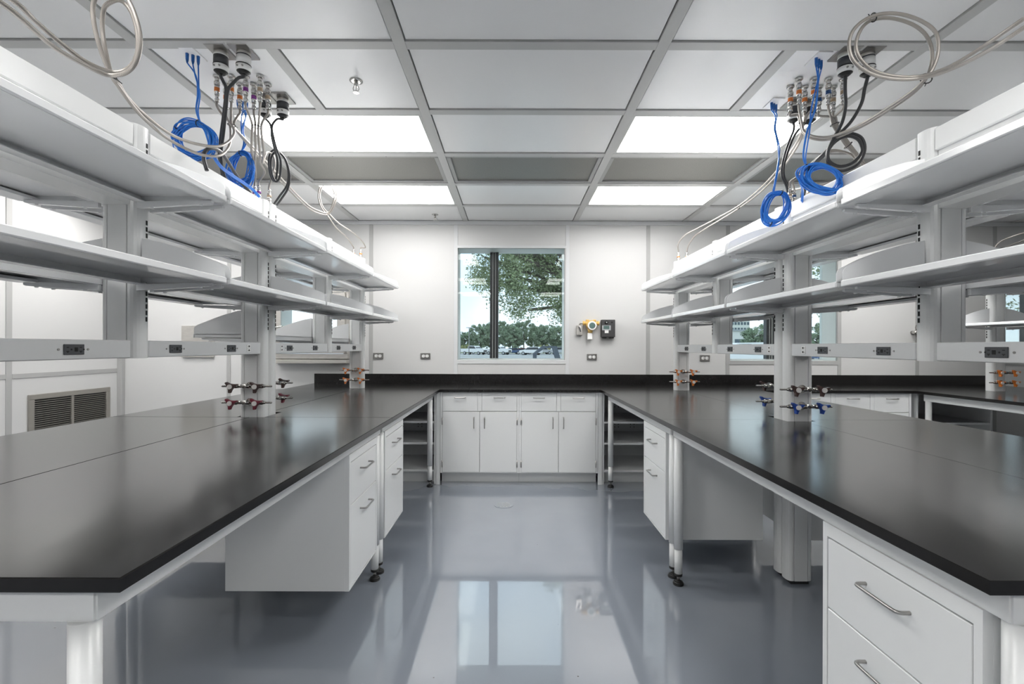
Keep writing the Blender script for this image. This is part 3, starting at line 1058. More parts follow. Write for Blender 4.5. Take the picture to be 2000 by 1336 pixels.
LC, RC, TC = -1.526, 1.619, 4.63
LP = [(0.86, 'full'), (1.775, 'mid'), (2.687, 'double'), (3.655, 'mid'), (4.49, 'far')]
RP = [(0.83, 'full'), (1.700, 'mid'), (2.58, 'double'), (3.515, 'mid'), (4.375, 'far')]
rack(LC, LP, 0.408, 1.574, 1.893, 2.186, 1, 'long white shelving rack on the left island', [1.542, 2.008, 2.407, 3.035, 3.428, 3.886, 4.272], [2.563, 2.93], extra_low=(2, 3))
rack(RC, RP, 0.390, 1.558, 1.864, 2.143, -1, 'long white shelving rack on the right island', [1.486, 1.939, 2.32, 2.93, 3.306, 3.764, 4.133], [2.472, 2.80])
rack(TC, [(2.58, 'double'), (3.515, 'mid'), (4.375, 'far')], 0.390, 1.535, 1.864, 2.143, -1, 'white shelving rack at the far right edge, on the third island', [2.93, 3.306, 3.764, 4.133], [2.80])

# ================================================================== GAS TAPS ON THE POSTS
def gas_tap(x, y, z, dirn, colour, label):
    """pair of needle valves on a post face; dirn -1 faces the camera, +1 faces the window wall"""
    t = empty('gas_tap', (x, y, z), label, 'gas tap', 'gas taps on the shelving posts')
    d = dirn
    m = MB()
    m.cyl((x, y, z), (x, y + d * 0.008, z), 0.022, n=18)
    m.cyl((x, y + d * 0.006, z), (x, y + d * 0.045, z), 0.010, n=12)
    yc = y + d * 0.040
    m.cyl((x - 0.022, yc, z), (x + 0.022, yc, z), 0.013, n=12)
    for s in (-1, 1):
        m.cyl((x + s * 0.020, yc, z), (x + s * 0.050, yc, z), 0.0095, n=12)
        m.cyl((x + s * 0.048, yc, z), (x + s * 0.092, yc, z), 0.0125, n=12)
        m.cyl((x + s * 0.092, yc, z), (x + s * 0.108, yc, z), 0.0125, 0.006, n=12)
        for k in range(4):
            m.cyl((x + s * (0.108 + k * 0.009), yc, z), (x + s * (0.117 + k * 0.009), yc, z), 0.0062, 0.0045, n=10)
        m.cyl((x + s * 0.070, yc, z), (x + s * 0.070, yc + d * 0.030, z), 0.008, n=12)
    m.build('valve_body', 'valve_metal', t)
    for s in (-1, 1):
        cx = x + s * 0.070
        pts = []
        for k in range(3):
            a = 2 * PI * k / 3 + 0.35
            for (da, rr) in ((-0.38, 0.020), (-0.10, 0.036), (0.10, 0.036), (0.38, 0.020)):
                pts.append((cx + rr * math.cos(a + da), z + rr * math.sin(a + da)))
        ya = yc + d * 0.024
        h = MB().prism(pts, 'y', ya, ya + d * 0.022).build('handle', colour, t)
        MB().cyl((cx, ya + d * 0.0215, z), (cx, ya + d * 0.028, z), 0.0135, n=18).build('cap', 'cap_white', h)


for (C, posts, nm, upc, loc) in ((LC, LP, 'left', 'brown', 'maroon'), (RC, RP, 'right', 'brown', 'handle_blue'), (TC, [(2.58, 'double'), (4.375, 'far')], 'far right', 'orange', 'orange')):
    dy = [p[0] for p in posts if p[1] == 'double'][0]
    fy = [p[0] for p in posts if p[1] == 'far'][0]
    rn = {'left': 'left rack', 'right': 'right rack', 'far right': 'far right rack'}[nm]
    cn = {'brown': 'dark brown', 'maroon': 'maroon', 'handle_blue': 'blue', 'orange': 'orange'}
    for z, c, rw in ((1.098, upc, 'upper'), (1.004, loc, 'lower')):
        gas_tap(C, dy, z, -1, c, '%s %s gas tap pair, near face of %s double post' % (rw, cn[c], rn))
        gas_tap(C, dy + 2 * PD, z, 1, c, '%s %s gas tap pair, far face of %s double post' % (rw, cn[c], rn))
        gas_tap(C, fy, z, -1, 'orange', '%s orange gas tap pair on %s end post by window wall' % (rw, rn))

# ================================================================== WALL FITTINGS
def duplex(x, z, label):
    t = empty('wall_outlet', (x, WALLY, z - 0.034), label, 'outlet', 'steel duplex outlets on the window wall')
    MB().box(x - 0.055, x + 0.055, WALLY - 0.012, WALLY, z - 0.034, z + 0.034, 0.003).build('cover_plate', 'brushed_steel', t)
    for s in (-1, 1):
        m = MB()
        m.cyl((x + s * 0.021, WALLY - 0.015, z), (x + s * 0.021, WALLY - 0.011, z), 0.0165, n=20, mi=0)
        f = WALLY - 0.0152
        m.box(x + s * 0.021 - 0.005, x + s * 0.021 + 0.004, f, f + 0.001, z + 0.005, z + 0.008, mi=1)
        m.box(x + s * 0.021 - 0.005, x + s * 0.021 + 0.004, f, f + 0.001, z - 0.008, z - 0.005, mi=1)
        m.cyl((x + s * 0.021 + 0.009, f, z), (x + s * 0.021 + 0.009, f + 0.001, z), 0.003, n=8, mi=1)
        m.build('socket', ['outlet_white', 'slot_black'], t)
    MB().cyl((x, WALLY - 0.0135, z), (x, WALLY - 0.011, z), 0.003, n=8).build('screw', 'screw', t)


duplex(-1.494, 1.222, 'steel duplex outlet on the window wall beside the left end post')
duplex(-0.970, 1.222, 'steel duplex outlet just left of the middle window')
duplex(0.884, 1.217, 'steel duplex outlet below the yellow gas detector')
duplex(2.139, 1.208, 'steel duplex outlet seen between the right rack posts')


def wall_devices():
    k = WALLY / F
    # isolator switch
    x, z = 0.742, 1.520
    t = empty('isolator_switch', (x, WALLY, z - 0.06), 'small grey steel switch box left of the gas detector', 'switch')
    MB().box(x - 0.034, x + 0.034, WALLY - 0.045, WALLY, z - 0.062, z + 0.048, 0.004).build('box', 'stainless', t)
    MB().tube([(x - 0.012, WALLY - 0.05, z + 0.03), (x - 0.004, WALLY - 0.062, z + 0.02), (x + 0.006, WALLY - 0.062, z - 0.015), (x + 0.009, WALLY - 0.056, z - 0.022)], 0.005, n=8, res=4).build('lever', 'outlet_dark', t)
    MB().cyl((x, WALLY - 0.049, z + 0.03), (x, WALLY - 0.044, z + 0.03), 0.014, n=14).build('pivot', 'cap_white', t)
    # gas detector
    x, z = 0.866, 1.568
    t = empty('gas_detector', (x, WALLY, z - 0.14), 'yellow gas detector with round display on the window wall', 'gas detector')
    b = MB()
    b.lathe((x, WALLY - 0.005, z), (0, -1, 0), [(0.0, 0.045), (0.02, 0.055), (0.07, 0.055), (0.085, 0.048)], n=24)
    b.cyl((x - 0.082, WALLY - 0.045, z + 0.022), (x + 0.082, WALLY - 0.045, z + 0.022), 0.020, n=16)
    b.cyl((x - 0.090, WALLY - 0.045, z + 0.022), (x - 0.070, WALLY - 0.045, z + 0.022), 0.024, n=16)
    b.cyl((x + 0.070, WALLY - 0.045, z + 0.022), (x + 0.090, WALLY - 0.045, z + 0.022), 0.024, n=16)
    b.cyl((x - 0.008, WALLY - 0.045, z - 0.04), (x - 0.008, WALLY - 0.045, z - 0.085), 0.032, 0.022, n=18)
    b.box(x - 0.055, x - 0.02, WALLY - 0.06, WALLY - 0.02, z + 0.045, z + 0.062, 0.004)
    b.box(x + 0.02, x + 0.055, WALLY - 0.06, WALLY - 0.02, z + 0.045, z + 0.062, 0.004)
    b.build('housing', 'yellow', t)
    ring = MB()
    ring.lathe((x + 0.004, WALLY - 0.088, z - 0.006), (0, -1, 0), [(0.0, 0.050), (0.012, 0.050), (0.016, 0.046)], n=28)
    rg = ring.build('display_ring', 'cap_white', t)
    MB().cyl((x + 0.004, WALLY - 0.1035, z - 0.006), (x + 0.004, WALLY - 0.106, z - 0.006), 0.034, n=24).build('display', 'lcd', rg)
    MB().box(x - 0.040, x + 0.012, WALLY - 0.07, WALLY - 0.02, z - 0.160, z - 0.086, 0.006).build('sensor_cap', 'outlet_white', t)
    MB().tube([(x - 0.09, WALLY - 0.045, z + 0.022), (x - 0.115, WALLY - 0.04, z + 0.024), (x - 0.124, WALLY - 0.025, z + 0.0)], 0.010, n=10, res=4).build('conduit', 'stainless', t)
    # alarm box
    x0, x1, z0, z1 = 0.979, 1.131, 1.438, 1.630
    t = empty('alarm_box', ((x0 + x1) / 2, WALLY, z0), 'black alarm box with small display beside the gas detector', 'alarm box')
    MB().box(x0, x1, WALLY - 0.06, WALLY, z0, z1, 0.004).build('case', 'monitor_black', t)
    f = WALLY - 0.06
    MB().lathe((x0 + 0.054, f, z1 - 0.030), (0, -1, 0), [(0, 0.018), (0.010, 0.018), (0.012, 0.013)], n=20).build('sounder', 'slot_black', t)
    MB().cyl((x0 + 0.054, f - 0.0125, z1 - 0.030), (x0 + 0.054, f - 0.014, z1 - 0.030), 0.007, n=14).build('sounder_lens', 'car_silver', t)
    MB().cyl((x0 + 0.114, f, z1 - 0.030), (x0 + 0.114, f - 0.004, z1 - 0.030), 0.010, n=14).build('lamp', 'slot_black', t)
    s = MB()
    s.box(x0 + 0.006, x0 + 0.102, f - 0.002, f + 0.001, z0 + 0.075, z0 + 0.128)
    sp = s.build('label_plate', 'building_grey', t)
    MB().box(x0 + 0.022, x0 + 0.086, f - 0.004, f - 0.0015, z0 + 0.088, z0 + 0.124, 0.001).build('display', 'lcd', sp)
    MB().box(x0 + 0.036, x0 + 0.078, f - 0.002, f + 0.001, z0 + 0.044, z0 + 0.074).build('sticker', 'paper', t)
    for xx in (x0 + 0.035, x1 - 0.035):
        MB().box(xx - 0.022, xx + 0.022, WALLY - 0.055, WALLY - 0.01, z0 - 0.014, z0, 0.002).build('cable_gland', 'slot_black', t)
    # regulator in the second aisle
    x, z = 4.505, 1.50
    t = empty('gas_regulator', (x, WALLY, z - 0.1), 'chrome gas regulator with gauge and yellow tag on the window wall', 'regulator')
    MB().cyl((x + 0.01, WALLY - 0.005, z + 0.055), (x + 0.01, WALLY - 0.05, z + 0.055), 0.036, n=20).build('gauge', 'chrome', t)
    MB().cyl((x + 0.01, WALLY - 0.0505, z + 0.055), (x + 0.01, WALLY - 0.053, z + 0.055), 0.029, n=20).build('gauge_face', 'cap_white', t)
    b = MB()
    b.cyl((x - 0.06, WALLY - 0.04, z), (x + 0.06, WALLY - 0.04, z), 0.013, n=12)
    b.cyl((x - 0.055, WALLY - 0.07, z), (x - 0.055, WALLY, z), 0.020, n=14)
    b.cyl((x + 0.01, WALLY - 0.04, z + 0.03), (x + 0.01, WALLY - 0.04, z - 0.12), 0.012, n=12)
    b.cyl((x + 0.01, WALLY - 0.06, z - 0.075), (x + 0.01, WALLY - 0.002, z - 0.075), 0.018, n=14)
    b.build('body', 'chrome', t)
    MB().prism([(x + 0.045, z - 0.012), (x + 0.11, z - 0.022), (x + 0.11, z + 0.018), (x + 0.045, z + 0.012)], 'y', WALLY - 0.05, WALLY - 0.035).build('tap_handle', 'yellow', t)
    MB().box(x + 0.0, x + 0.05, WALLY - 0.065, WALLY - 0.02, z - 0.055, z - 0.03, 0.003).build('knob', 'slot_black', t)


wall_devices()

# floor drain cover
fd = empty('floor_drain', (-0.07, 3.87, 0), 'round drain cover set in the glossy floor of the aisle', 'drain')
MB().cyl((-0.07, 3.87, 0.0005), (-0.07, 3.87, 0.003), 0.082, n=40).build('rim', 'floor_epoxy', fd)
dm = MB()
for i in range(-5, 6):
    for j in range(-5, 6):
        if i * i + j * j < 26 and (i + j) % 2 == 0:
            dm.cyl((-0.07 + i * 0.0125, 3.87 + j * 0.0125, 0.0025), (-0.07 + i * 0.0125, 3.87 + j * 0.0125, 0.0042), 0.0052, n=8)
dm.build('raised_pattern', 'drain_grey', fd)['kind'] = 'stuff'

# sprinklers
for x, y, lab in ((-0.83, 2.433, 'chrome ceiling sprinkler head in the panel over the left bench'), (-0.827, 4.894, 'chrome ceiling sprinkler head near the window wall')):
    t = empty('sprinkler', (x, y, CEIL), lab, 'sprinkler', 'ceiling sprinklers')
    MB().lathe((x, y, CEIL + 0.004), (0, 0, -1), [(0, 0.034), (0.003, 0.034), (0.007, 0.022)], n=28).build('escutcheon', 'chrome', t)
    m = MB()
    m.cyl((x, y, CEIL - 0.006), (x, y, CEIL - 0.028), 0.011, n=14)
    for s in (-1, 1):
        m.tube([(x + s * 0.010, y, CEIL - 0.026), (x + s * 0.016, y, CEIL - 0.040), (x + s * 0.004, y, CEIL - 0.058)], 0.0028, n=6, res=4)
    m.cyl((x, y, CEIL - 0.028), (x, y, CEIL - 0.056), 0.003, n=8)
    m.build('nozzle', 'chrome', t)
    MB().cyl((x, y, CEIL - 0.057), (x, y, CEIL - 0.060), 0.016, n=16).build('deflector', 'chrome', t)

# ================================================================== CEILING SERVICES AND CABLES
HOSE_R = 0.0060


def coupling(x, y, ztop, down, colour, label, group):
    """gas quick coupling; hangs down from ztop (down=1) or stands up from it (down=-1)"""
    t = empty('gas_coupling', (x, y, ztop), label, 'coupling', group)
    d = -1 if down == 1 else 1
    m = MB()
    L = 0.135 if down == 1 else 0.085
    k = L / 0.135
    m.lathe((x, y, ztop), (0, 0, d), [(0, 0.019), (0.006, 0.019), (0.010, 0.014)], n=16)
    m.lathe((x, y, ztop), (0, 0, d), [(0.010 * k, 0.0105), (0.030 * k, 0.0105), (0.0301 * k, 0.0135), (0.048 * k, 0.0135), (0.0481 * k, 0.012), (0.098 * k, 0.0115), (0.0981 * k, 0.009), (0.118 * k, 0.0085), (0.119 * k, 0.0105), (L, 0.010)], n=14)
    for q in (0.033, 0.038, 0.043):
        m.cyl((x, y, ztop + d * q * k), (x, y, ztop + d * (q + 0.002) * k), 0.0142, n=14)
    m.build('body', 'chrome', t)
    MB().cyl((x, y, ztop + d * 0.062 * k), (x, y, ztop + d * 0.082 * k), 0.0128, n=16).build('colour_band', colour, t)
    return Vector((x, y, ztop + d * L))


def receptacle(x, y, label):
    t = empty('ceiling_receptacle', (x, y, CEIL), label, 'receptacle', 'twist-lock power receptacles in the ceiling')
    MB().box(x - 0.045, x + 0.045, y - 0.06, y + 0.06, CEIL - 0.006, CEIL + 0.003, 0.001).build('cover_plate', 'brushed_steel', t)
    MB().cyl((x, y, CEIL - 0.006), (x, y, CEIL - 0.022), 0.030, n=22).build('socket', 'stainless', t)


def power_cable(x, y, pts, label, white=False, mat_='black_cable', r=0.0075):
    """cable with a twist-lock plug fixed to the receptacle at x, y"""
    t = empty('power_cable', (x, y, CEIL - 0.022), label, 'power cable', 'power cables hanging from the ceiling')
    z = CEIL - 0.022
    a, b = ('outlet_white', 'outlet_dark') if white else ('outlet_dark', 'outlet_white')
    p = MB()
    p.cyl((x, y, z), (x, y, z - 0.006), 0.0315, n=24, mi=1)
    p.cyl((x, y, z - 0.006), (x, y, z - 0.045), 0.0315, n=24, mi=0)
    p.cyl((x, y, z - 0.045), (x, y, z - 0.050), 0.0335, n=24, mi=2)
    p.cyl((x, y, z - 0.050), (x, y, z - 0.076), 0.0335, 0.0315, n=24, mi=3)
    p.cyl((x, y, z - 0.076), (x, y, z - 0.088), 0.0300, 0.016, n=24, mi=2)
    for s in (-1, 1):
        p.cyl((x + s * 0.012, y - 0.030, z - 0.062), (x + s * 0.012, y - 0.0345, z - 0.062), 0.0045, n=10, mi=4)
    p.build('plug', [a, b, 'rubber', 'outlet_white', 'screw'], t)
    MB().tube([Vector((x, y, z - 0.084)), Vector((x, y, z - 0.098))] + pts, r, n=10, res=6).build('cord', mat_, t)
    return t


def hose(pts, label, group, r=HOSE_R):
    pts = [Vector(p) for p in pts]
    m = MB()
    m.tube(pts, r, n=10, res=7)
    return m.thing('braided_hose', 'braid', pts[0], label, 'hose', group)


def tie(p, rad, axis, label):
    """black zip tie round a bundle"""
    p = Vector(p)
    a = Vector(axis).normalized()
    u = a.orthogonal().normalized()
    v = a.cross(u)
    m = MB()
    ring = [p + (u * math.cos(2 * PI * k / 14) + v * math.sin(2 * PI * k / 14)) * rad for k in range(15)]
    m.tube(ring, 0.0022, n=6, res=1)
    e = p + u * rad
    m.tube([e, e + u * 0.012 + v * 0.006], 0.0016, n=6, res=2)
    return m.thing('cable_tie', 'rubber', p, label, 'cable tie', 'black cable ties')


def data_bundle(x, y, leads, ctr, rx, ry, tilt, turns, tail, label, depth_dir=(0, 1, 0), seed=1, plate=True, ties_at=(0.2, 0.36)):
    """three blue cables plugged into the ceiling, tied together into a coil"""
    t = empty('data_cable_coil', (x, y, CEIL), label, 'data cable', 'blue data cable coils')
    rnd = random.Random(seed)
    pl = MB()
    pl.box(x - 0.034, x + 0.034, y - 0.055, y + 0.055, CEIL - 0.004, CEIL + 0.003, 0.001)
    pl.build('face_plate', 'service_white', t)
    offs = [(-0.019, -0.012), (0.0, 0.0), (0.019, 0.010)]
    for i, (ox, oy) in enumerate(offs):
        p = MB()
        p.cyl((x + ox, y + oy, CEIL - 0.004), (x + ox, y + oy, CEIL - 0.034), 0.0075, 0.0065, n=8)
        p.cyl((x + ox, y + oy, CEIL - 0.034), (x + ox, y + oy, CEIL - 0.050), 0.0065, 0.003, n=8)
        p.build('jack_plug', 'plug_blue', t)
        path = [Vector((x + ox, y + oy, CEIL - 0.048))]
        for j, q in enumerate(leads):
            jit = 0.010 if j < len(leads) - 1 else 0.003
            path.append(q + Vector((rnd.uniform(-jit, jit), rnd.uniform(-jit, jit), 0)))
        MB().tube(path, 0.0033, n=7, res=6).build('lead', 'blue_cable', t)
    c = Vector(ctr)
    ax = Vector((math.cos(tilt), 0, math.sin(tilt)))
    ay = Vector((-math.sin(tilt), 0, math.cos(tilt)))
    dd = Vector(depth_dir)
    for k in range(turns):
        q = []
        a_, b_ = rx * rnd.uniform(0.68, 1.10), ry * rnd.uniform(0.70, 1.10)
        o_ = ax * rnd.uniform(-0.12, 0.12) * rx + ay * rnd.uniform(-0.10, 0.10) * ry + dd * rnd.uniform(-0.014, 0.014)
        ph = rnd.uniform(0, 6.28)
        for i in range(33):
            th = 2 * PI * i / 32
            wob = 1 + 0.03 * math.sin(3 * th + ph)
            # strands bunch together where the leads are tied in, at the top
            bun = 0.5 + 0.5 * (1 - max(0.0, math.sin(th)) ** 3)
            q.append(c + ax * a_ * math.cos(th) * wob + ay * (ry + (b_ - ry) * bun) * math.sin(th) * wob + o_ * bun + dd * 0.012 * math.sin(2 * th + ph) * bun)
        MB().tube(q, 0.0031, n=7, res=2).build('coil_strand', 'blue_cable', t)
    for f in ties_at:
        th = 2 * PI * f
        p = c + ax * rx * math.cos(th) * 0.97 + ay * ry * math.sin(th) * 0.97
        tang = (-ax * rx * math.sin(th) + ay * ry * math.cos(th)).normalized()
        u = dd; v = tang.cross(u)
        m = MB()
        m.tube([p + (u * math.cos(2 * PI * k / 14) * 0.018 + v * math.sin(2 * PI * k / 14) * 0.015) for k in range(15)], 0.0024, n=6, res=1)
        m.build('tie', 'rubber', t)
    if tail:
        for k in range(3):
            MB().tube([p + Vector((0, 0.006 * k, 0.006 * k)) for p in tail], 0.0029, n=7, res=6).build('tail', 'blue_cable', t)
    return t


# ---------------------------------------------------------------- LEFT service panel
GL = 'gas couplings in the left ceiling service panel'
cX = [-1.535 + 0.0745 * k for k in range(4)]
cols = ['orange', 'orange', 'purple', 'tan']
ORD = ['first', 'second', 'third', 'fourth']
cb = {}
for k in range(4):
    for r_, yy in ((0, 2.387), (1, 2.462)):
        cb[(k, r_)] = coupling(cX[k], yy, CEIL, 1, cols[k], '%s-banded gas coupling, %s from the left in the %s row of the left service panel' % (cols[k], ORD[k], 'nearer' if r_ == 0 else 'farther'), GL)


def drop(p, d=0.02):
    return [p + Vector((0, 0, 0.004)), p - Vector((0, 0, d))]


HG = 'braided steel hoses from the left service panel'
A = at
tieL = (451, 245)
hose(drop(cb[(0, 0)]) + [A(430, 222, 2.40), A(451, 246, 2.37), A(456, 262, 2.28), A(443, 280, 2.15), A(418, 288, 2.05), A(370, 280, 1.93), A(325, 260, 1.80), A(280, 225, 1.65), A(248, 193, 1.52), A(228, 163, 1.43), A(214, 146, 1.38),
      A(195, 100, 1.35), A(182, 50, 1.33), A(180, 12, 1.32), A(192, -18, 1.31), A(217, -28, 1.30), A(247, 0, 1.30), A(266, 45, 1.31), A(272, 85, 1.32), A(263, 125, 1.33), A(240, 146, 1.34), A(205, 148, 1.33), A(160, 127, 1.25), A(100, 92, 1.15), A(0, 8, 1.0),
      A(-160, -80, 0.93), A(-400, -220, 0.88), A(-560, -330, 0.875), A(-640, -260, 0.88)],
     'upper braided hose sweeping to the large loop at top left', HG)
hose(drop(cb[(0, 1)]) + [A(440, 228, 2.43), A(448, 248, 2.39), A(449, 275, 2.30), A(443, 293, 2.20), A(425, 306, 2.10), A(385, 302, 2.0), A(330, 275, 1.86), A(290, 243, 1.70), A(260, 212, 1.56), A(232, 174, 1.45), A(217, 150, 1.40),
      A(204, 100, 1.37), A(198, 56, 1.36), A(201, 20, 1.35), A(215, 6, 1.34), A(232, 3, 1.34), A(250, 18, 1.34), A(264, 53, 1.35), A(268, 98, 1.36), A(257, 128, 1.37), A(236, 142, 1.37), A(208, 141, 1.35), A(165, 122, 1.27), A(115, 85, 1.18), A(66, 43, 1.10), A(18, 0, 1.03),
      A(-130, -90, 0.97), A(-380, -230, 0.92), A(-540, -320, 0.90), A(-600, -260, 0.90)],
     'lower braided hose sweeping to the large loop at top left', HG)
e1 = Vector((LC + 0.03, 4.535, 2.193))
hose(drop(cb[(1, 0)]) + [A(450, 226, 2.40), A(453, 247, 2.42), A(480, 276, 2.62), A(520, 318, 2.95), A(560, 362, 3.35), A(600, 401, 3.75), A(622, 413, 3.93), A(640, 416, 4.02), A(650, 396, 4.03), A(652, 379, 4.04), A(645, 365, 4.04), A(636, 361, 4.04), A(627, 368, 4.04), A(624, 386, 4.04), A(630, 406, 4.04), A(643, 420, 4.06), A(662, 438, 4.14), A(688, 455, 4.28), A(706, 471, 4.42), A(713, 484, 4.50), e1 + Vector((0, 0, 0.105)), e1 + Vector((0, 0, 0.083))],
     'right-hand thin hose falling to the small loop above the left rack end', HG)
e2 = Vector((LC - 0.04, 4.535, 2.193))
hose(drop(cb[(1, 1)]) + [A(462, 230, 2.44), A(456, 248, 2.44), A(478, 278, 2.64), A(516, 321, 2.96), A(556, 365, 3.36), A(598, 405, 3.77), A(622, 418, 3.95), A(641, 419, 4.04), A(653, 400, 4.05), A(656, 381, 4.06), A(648, 363, 4.06), A(637, 357, 4.06), A(625, 365, 4.06), A(621, 387, 4.06), A(628, 408, 4.06), A(640, 424, 4.08), A(656, 446, 4.18), A(677, 465, 4.33), A(689, 482, 4.46), e2 + Vector((0, 0, 0.105)), e2 + Vector((0, 0, 0.083))],
     'left-hand thin hose falling to the small loop above the left rack end', HG)
GP = 'gas couplings standing on the shelving posts'
coupling(e1.x, e1.y, 2.193, -1, 'orange', 'orange-banded coupling on the left end post, right of two', GP)
coupling(e2.x, e2.y, 2.193, -1, 'orange', 'orange-banded coupling on the left end post, left of two', GP)
# purple and tan hoses to the double post
pz = 2.193
dst = [(-0.045, 2.72, 'purple'), (-0.012, 2.745, 'purple'), (0.020, 2.73, 'purple'), (0.045, 2.80, 'tan')]
nmD = ['leftmost', 'second from left', 'third from left', 'rightmost']
for i, ((dx, yy, c), (k, r_)) in enumerate(zip(dst, ((2, 0), (2, 1), (3, 0), (3, 1)))):
    e = Vector((LC + dx, yy, pz))
    coupling(e.x, e.y, pz, -1, c, '%s-banded coupling on top of the left double post, %s' % (c, nmD[i]), GP)
    mid = [A(490 + 7 * i, 240, 2.47), A(491 + 6 * i, 258, 2.50), A(490 + 8 * i, 295, 2.58)]
    if i == 0:
        mid += [A(494, 318, 2.66), A(484, 336, 2.71)]
    elif i == 3:
        mid += [A(512, 320, 2.70), A(520, 300, 2.76), A(532, 305, 2.80), A(535, 325, 2.81)]
    elif i == 2:
        mid += [A(508, 320, 2.68), A(516, 338, 2.73)]
    else:
        mid += [A(497, 322, 2.68), A(498, 340, 2.73)]
    hose(drop(cb[(k, r_)]) + mid + [e + Vector((0, 0, 0.11)), e + Vector((0, 0, 0.082))], 'braided hose to the left double post from a %s coupling, %s row' % (cols[k], 'nearer' if r_ == 0 else 'farther'), HG)
tie(A(451, 246, 2.40), 0.019, (0.1, 0, 1), 'cable tie round the orange-banded hoses at left')
tie(A(500, 249, 2.49), 0.021, (0, 0, 1), 'cable tie round the purple and tan hoses at left')
tie(A(215, 148, 1.385), 0.018, (1, 0, 1), 'cable tie closing the large hose loop at top left')
tie(A(640, 417, 4.04), 0.014, (1, 0, -0.4), 'cable tie closing the small hose loop above the left rack')

for x, y, lab in ((-1.388, 2.187, 'steel plate of the ceiling power receptacle with black plug, left panel'), (-1.280, 2.187, 'steel plate of the ceiling power receptacle with white plug, left panel'), (-1.398, 2.595, 'farther left steel power receptacle in the left panel'), (-1.300, 2.600, 'farther right steel power receptacle in the left panel')):
    receptacle(x, y, lab)
power_cable(-1.388, 2.187, [A(434, 160, 2.19), A(440, 176, 2.21), A(437, 215, 2.24), A(431, 262, 2.29), A(427, 300, 2.34), A(432, 335, 2.38), A(436, 358, 2.41), A(437, 372, 2.42)], 'black power cable with black and white plug, left service panel')
power_cable(-1.280, 2.187, [A(464, 154, 2.19), A(452, 166, 2.195), A(444, 178, 2.19), A(440, 215, 2.22), A(435, 262, 2.27), A(430, 305, 2.32), A(434, 335, 2.35), A(441, 360, 2.39), A(443, 372, 2.40)], 'black power cable with white plug, left service panel', white=True)
m = MB()
p_ = [A(403, 335, 2.10), A(397, 312, 2.10), A(400, 297, 2.11), A(412, 291, 2.14), A(428, 297, 2.22), A(440, 311, 2.32), A(455, 335, 2.45), A(472, 360, 2.58), A(487, 378, 2.66), A(492, 395, 2.68)]
m.tube(p_, 0.0085, n=10, res=6)
m.thing('power_cable', 'black_cable', p_[0], 'black cable arching over the top of the left rack', 'power cable', 'power cables hanging from the ceiling')
power_cable(-1.398, 2.595, [A(520, 236, 2.60), A(528, 248, 2.62), A(530, 270, 2.66), A(535, 292, 2.72), A(541, 315, 2.78), A(540, 340, 2.80), A(536, 355, 2.80), A(528, 345, 2.80), A(524, 320, 2.80), A(527, 300, 2.80), A(538, 294, 2.80), A(553, 308, 2.81), A(562, 335, 2.82), A(560, 362, 2.83), A(545, 385, 2.84), A(533, 402, 2.85)], 'grey looped power cable on the left side of the farther plug pair', mat_='black_cable', r=0.0062)
power_cable(-1.300, 2.600, [A(540, 234, 2.60), A(530, 248, 2.61), A(533, 270, 2.65), A(539, 292, 2.70), A(547, 315, 2.75), A(546, 345, 2.77), A(538, 356, 2.77), A(530, 340, 2.77), A(528, 315, 2.77), A(534, 300, 2.77), A(545, 300, 2.78), A(558, 316, 2.79), A(565, 345, 2.80), A(561, 370, 2.81), A(550, 388, 2.82), A(540, 402, 2.83)], 'grey looped power cable on the right side of the farther plug pair', mat_='black_cable', r=0.0062)

data_bundle(-1.537, 2.21, [A(383, 150, 2.21), A(385, 185, 2.22), A(383, 218, 2.23), A(389, 240, 2.23)], A(378, 277, 2.23), 41 * 2.23 / F, 36 * 2.23 / F, -0.45, 20, [A(412, 305, 2.22), A(430, 330, 2.3), A(455, 348, 2.42), A(490, 372, 2.6), A(505, 388, 2.66)], 'large blue data cable coil above the left rack, nearer the camera', seed=3, ties_at=(0.28, 0.47))
data_bundle(-1.543, 2.626, [A(476, 225, 2.63), A(470, 255, 2.64), A(476, 280, 2.65), A(470, 299, 2.65)], A(471, 333, 2.65), 25 * 2.65 / F, 33 * 2.65 / F, -0.12, 17, None, 'smaller blue data cable coil above the left rack, farther back', seed=5, ties_at=(0.29,))

# ---------------------------------------------------------------- RIGHT service panel
GR = 'gas couplings in the right ceiling service panel'
HR = 'braided steel hoses from the right service panel'
cX = [1.486 + 0.0765 * k for k in range(4)]
cols = ['orange', 'orange', 'band_blue', 'tan']
cn = {'orange': 'orange', 'band_blue': 'blue', 'tan': 'tan'}
cb = {}
for k in range(4):
    for r_, yy in ((0, 2.396), (1, 2.47)):
        cb[(k, r_)] = coupling(cX[k], yy, CEIL, 1, cols[k], '%s-banded gas coupling, %s from the left in the %s row of the right service panel' % (cn[cols[k]], ORD[k], 'nearer' if r_ == 0 else 'farther'), GR)
hose(drop(cb[(0, 0)]) + [A(1561, 220, 2.40), A(1565, 240, 2.40), A(1570, 256, 2.38), A(1590, 265, 2.32), A(1625, 264, 2.25), A(1680, 241, 2.10), A(1735, 207, 1.93), A(1780, 176, 1.80), A(1806, 151, 1.72),
      A(1822, 128, 1.70), A(1831, 95, 1.69), A(1826, 62, 1.68), A(1800, 40, 1.67), A(1760, 26, 1.66), A(1720, 25, 1.66), A(1685, 38, 1.66), A(1662, 62, 1.66), A(1657, 92, 1.66), A(1668, 120, 1.66), A(1700, 142, 1.66), A(1745, 152, 1.65), A(1800, 150, 1.62), A(1860, 131, 1.52), A(1930, 95, 1.38), A(2000, 50, 1.25), A(2200, -80, 1.05), A(2480, -230, 0.93), A(2680, -340, 0.89), A(2760, -250, 0.88)],
     'lower braided hose of the large loop at top right', HR)
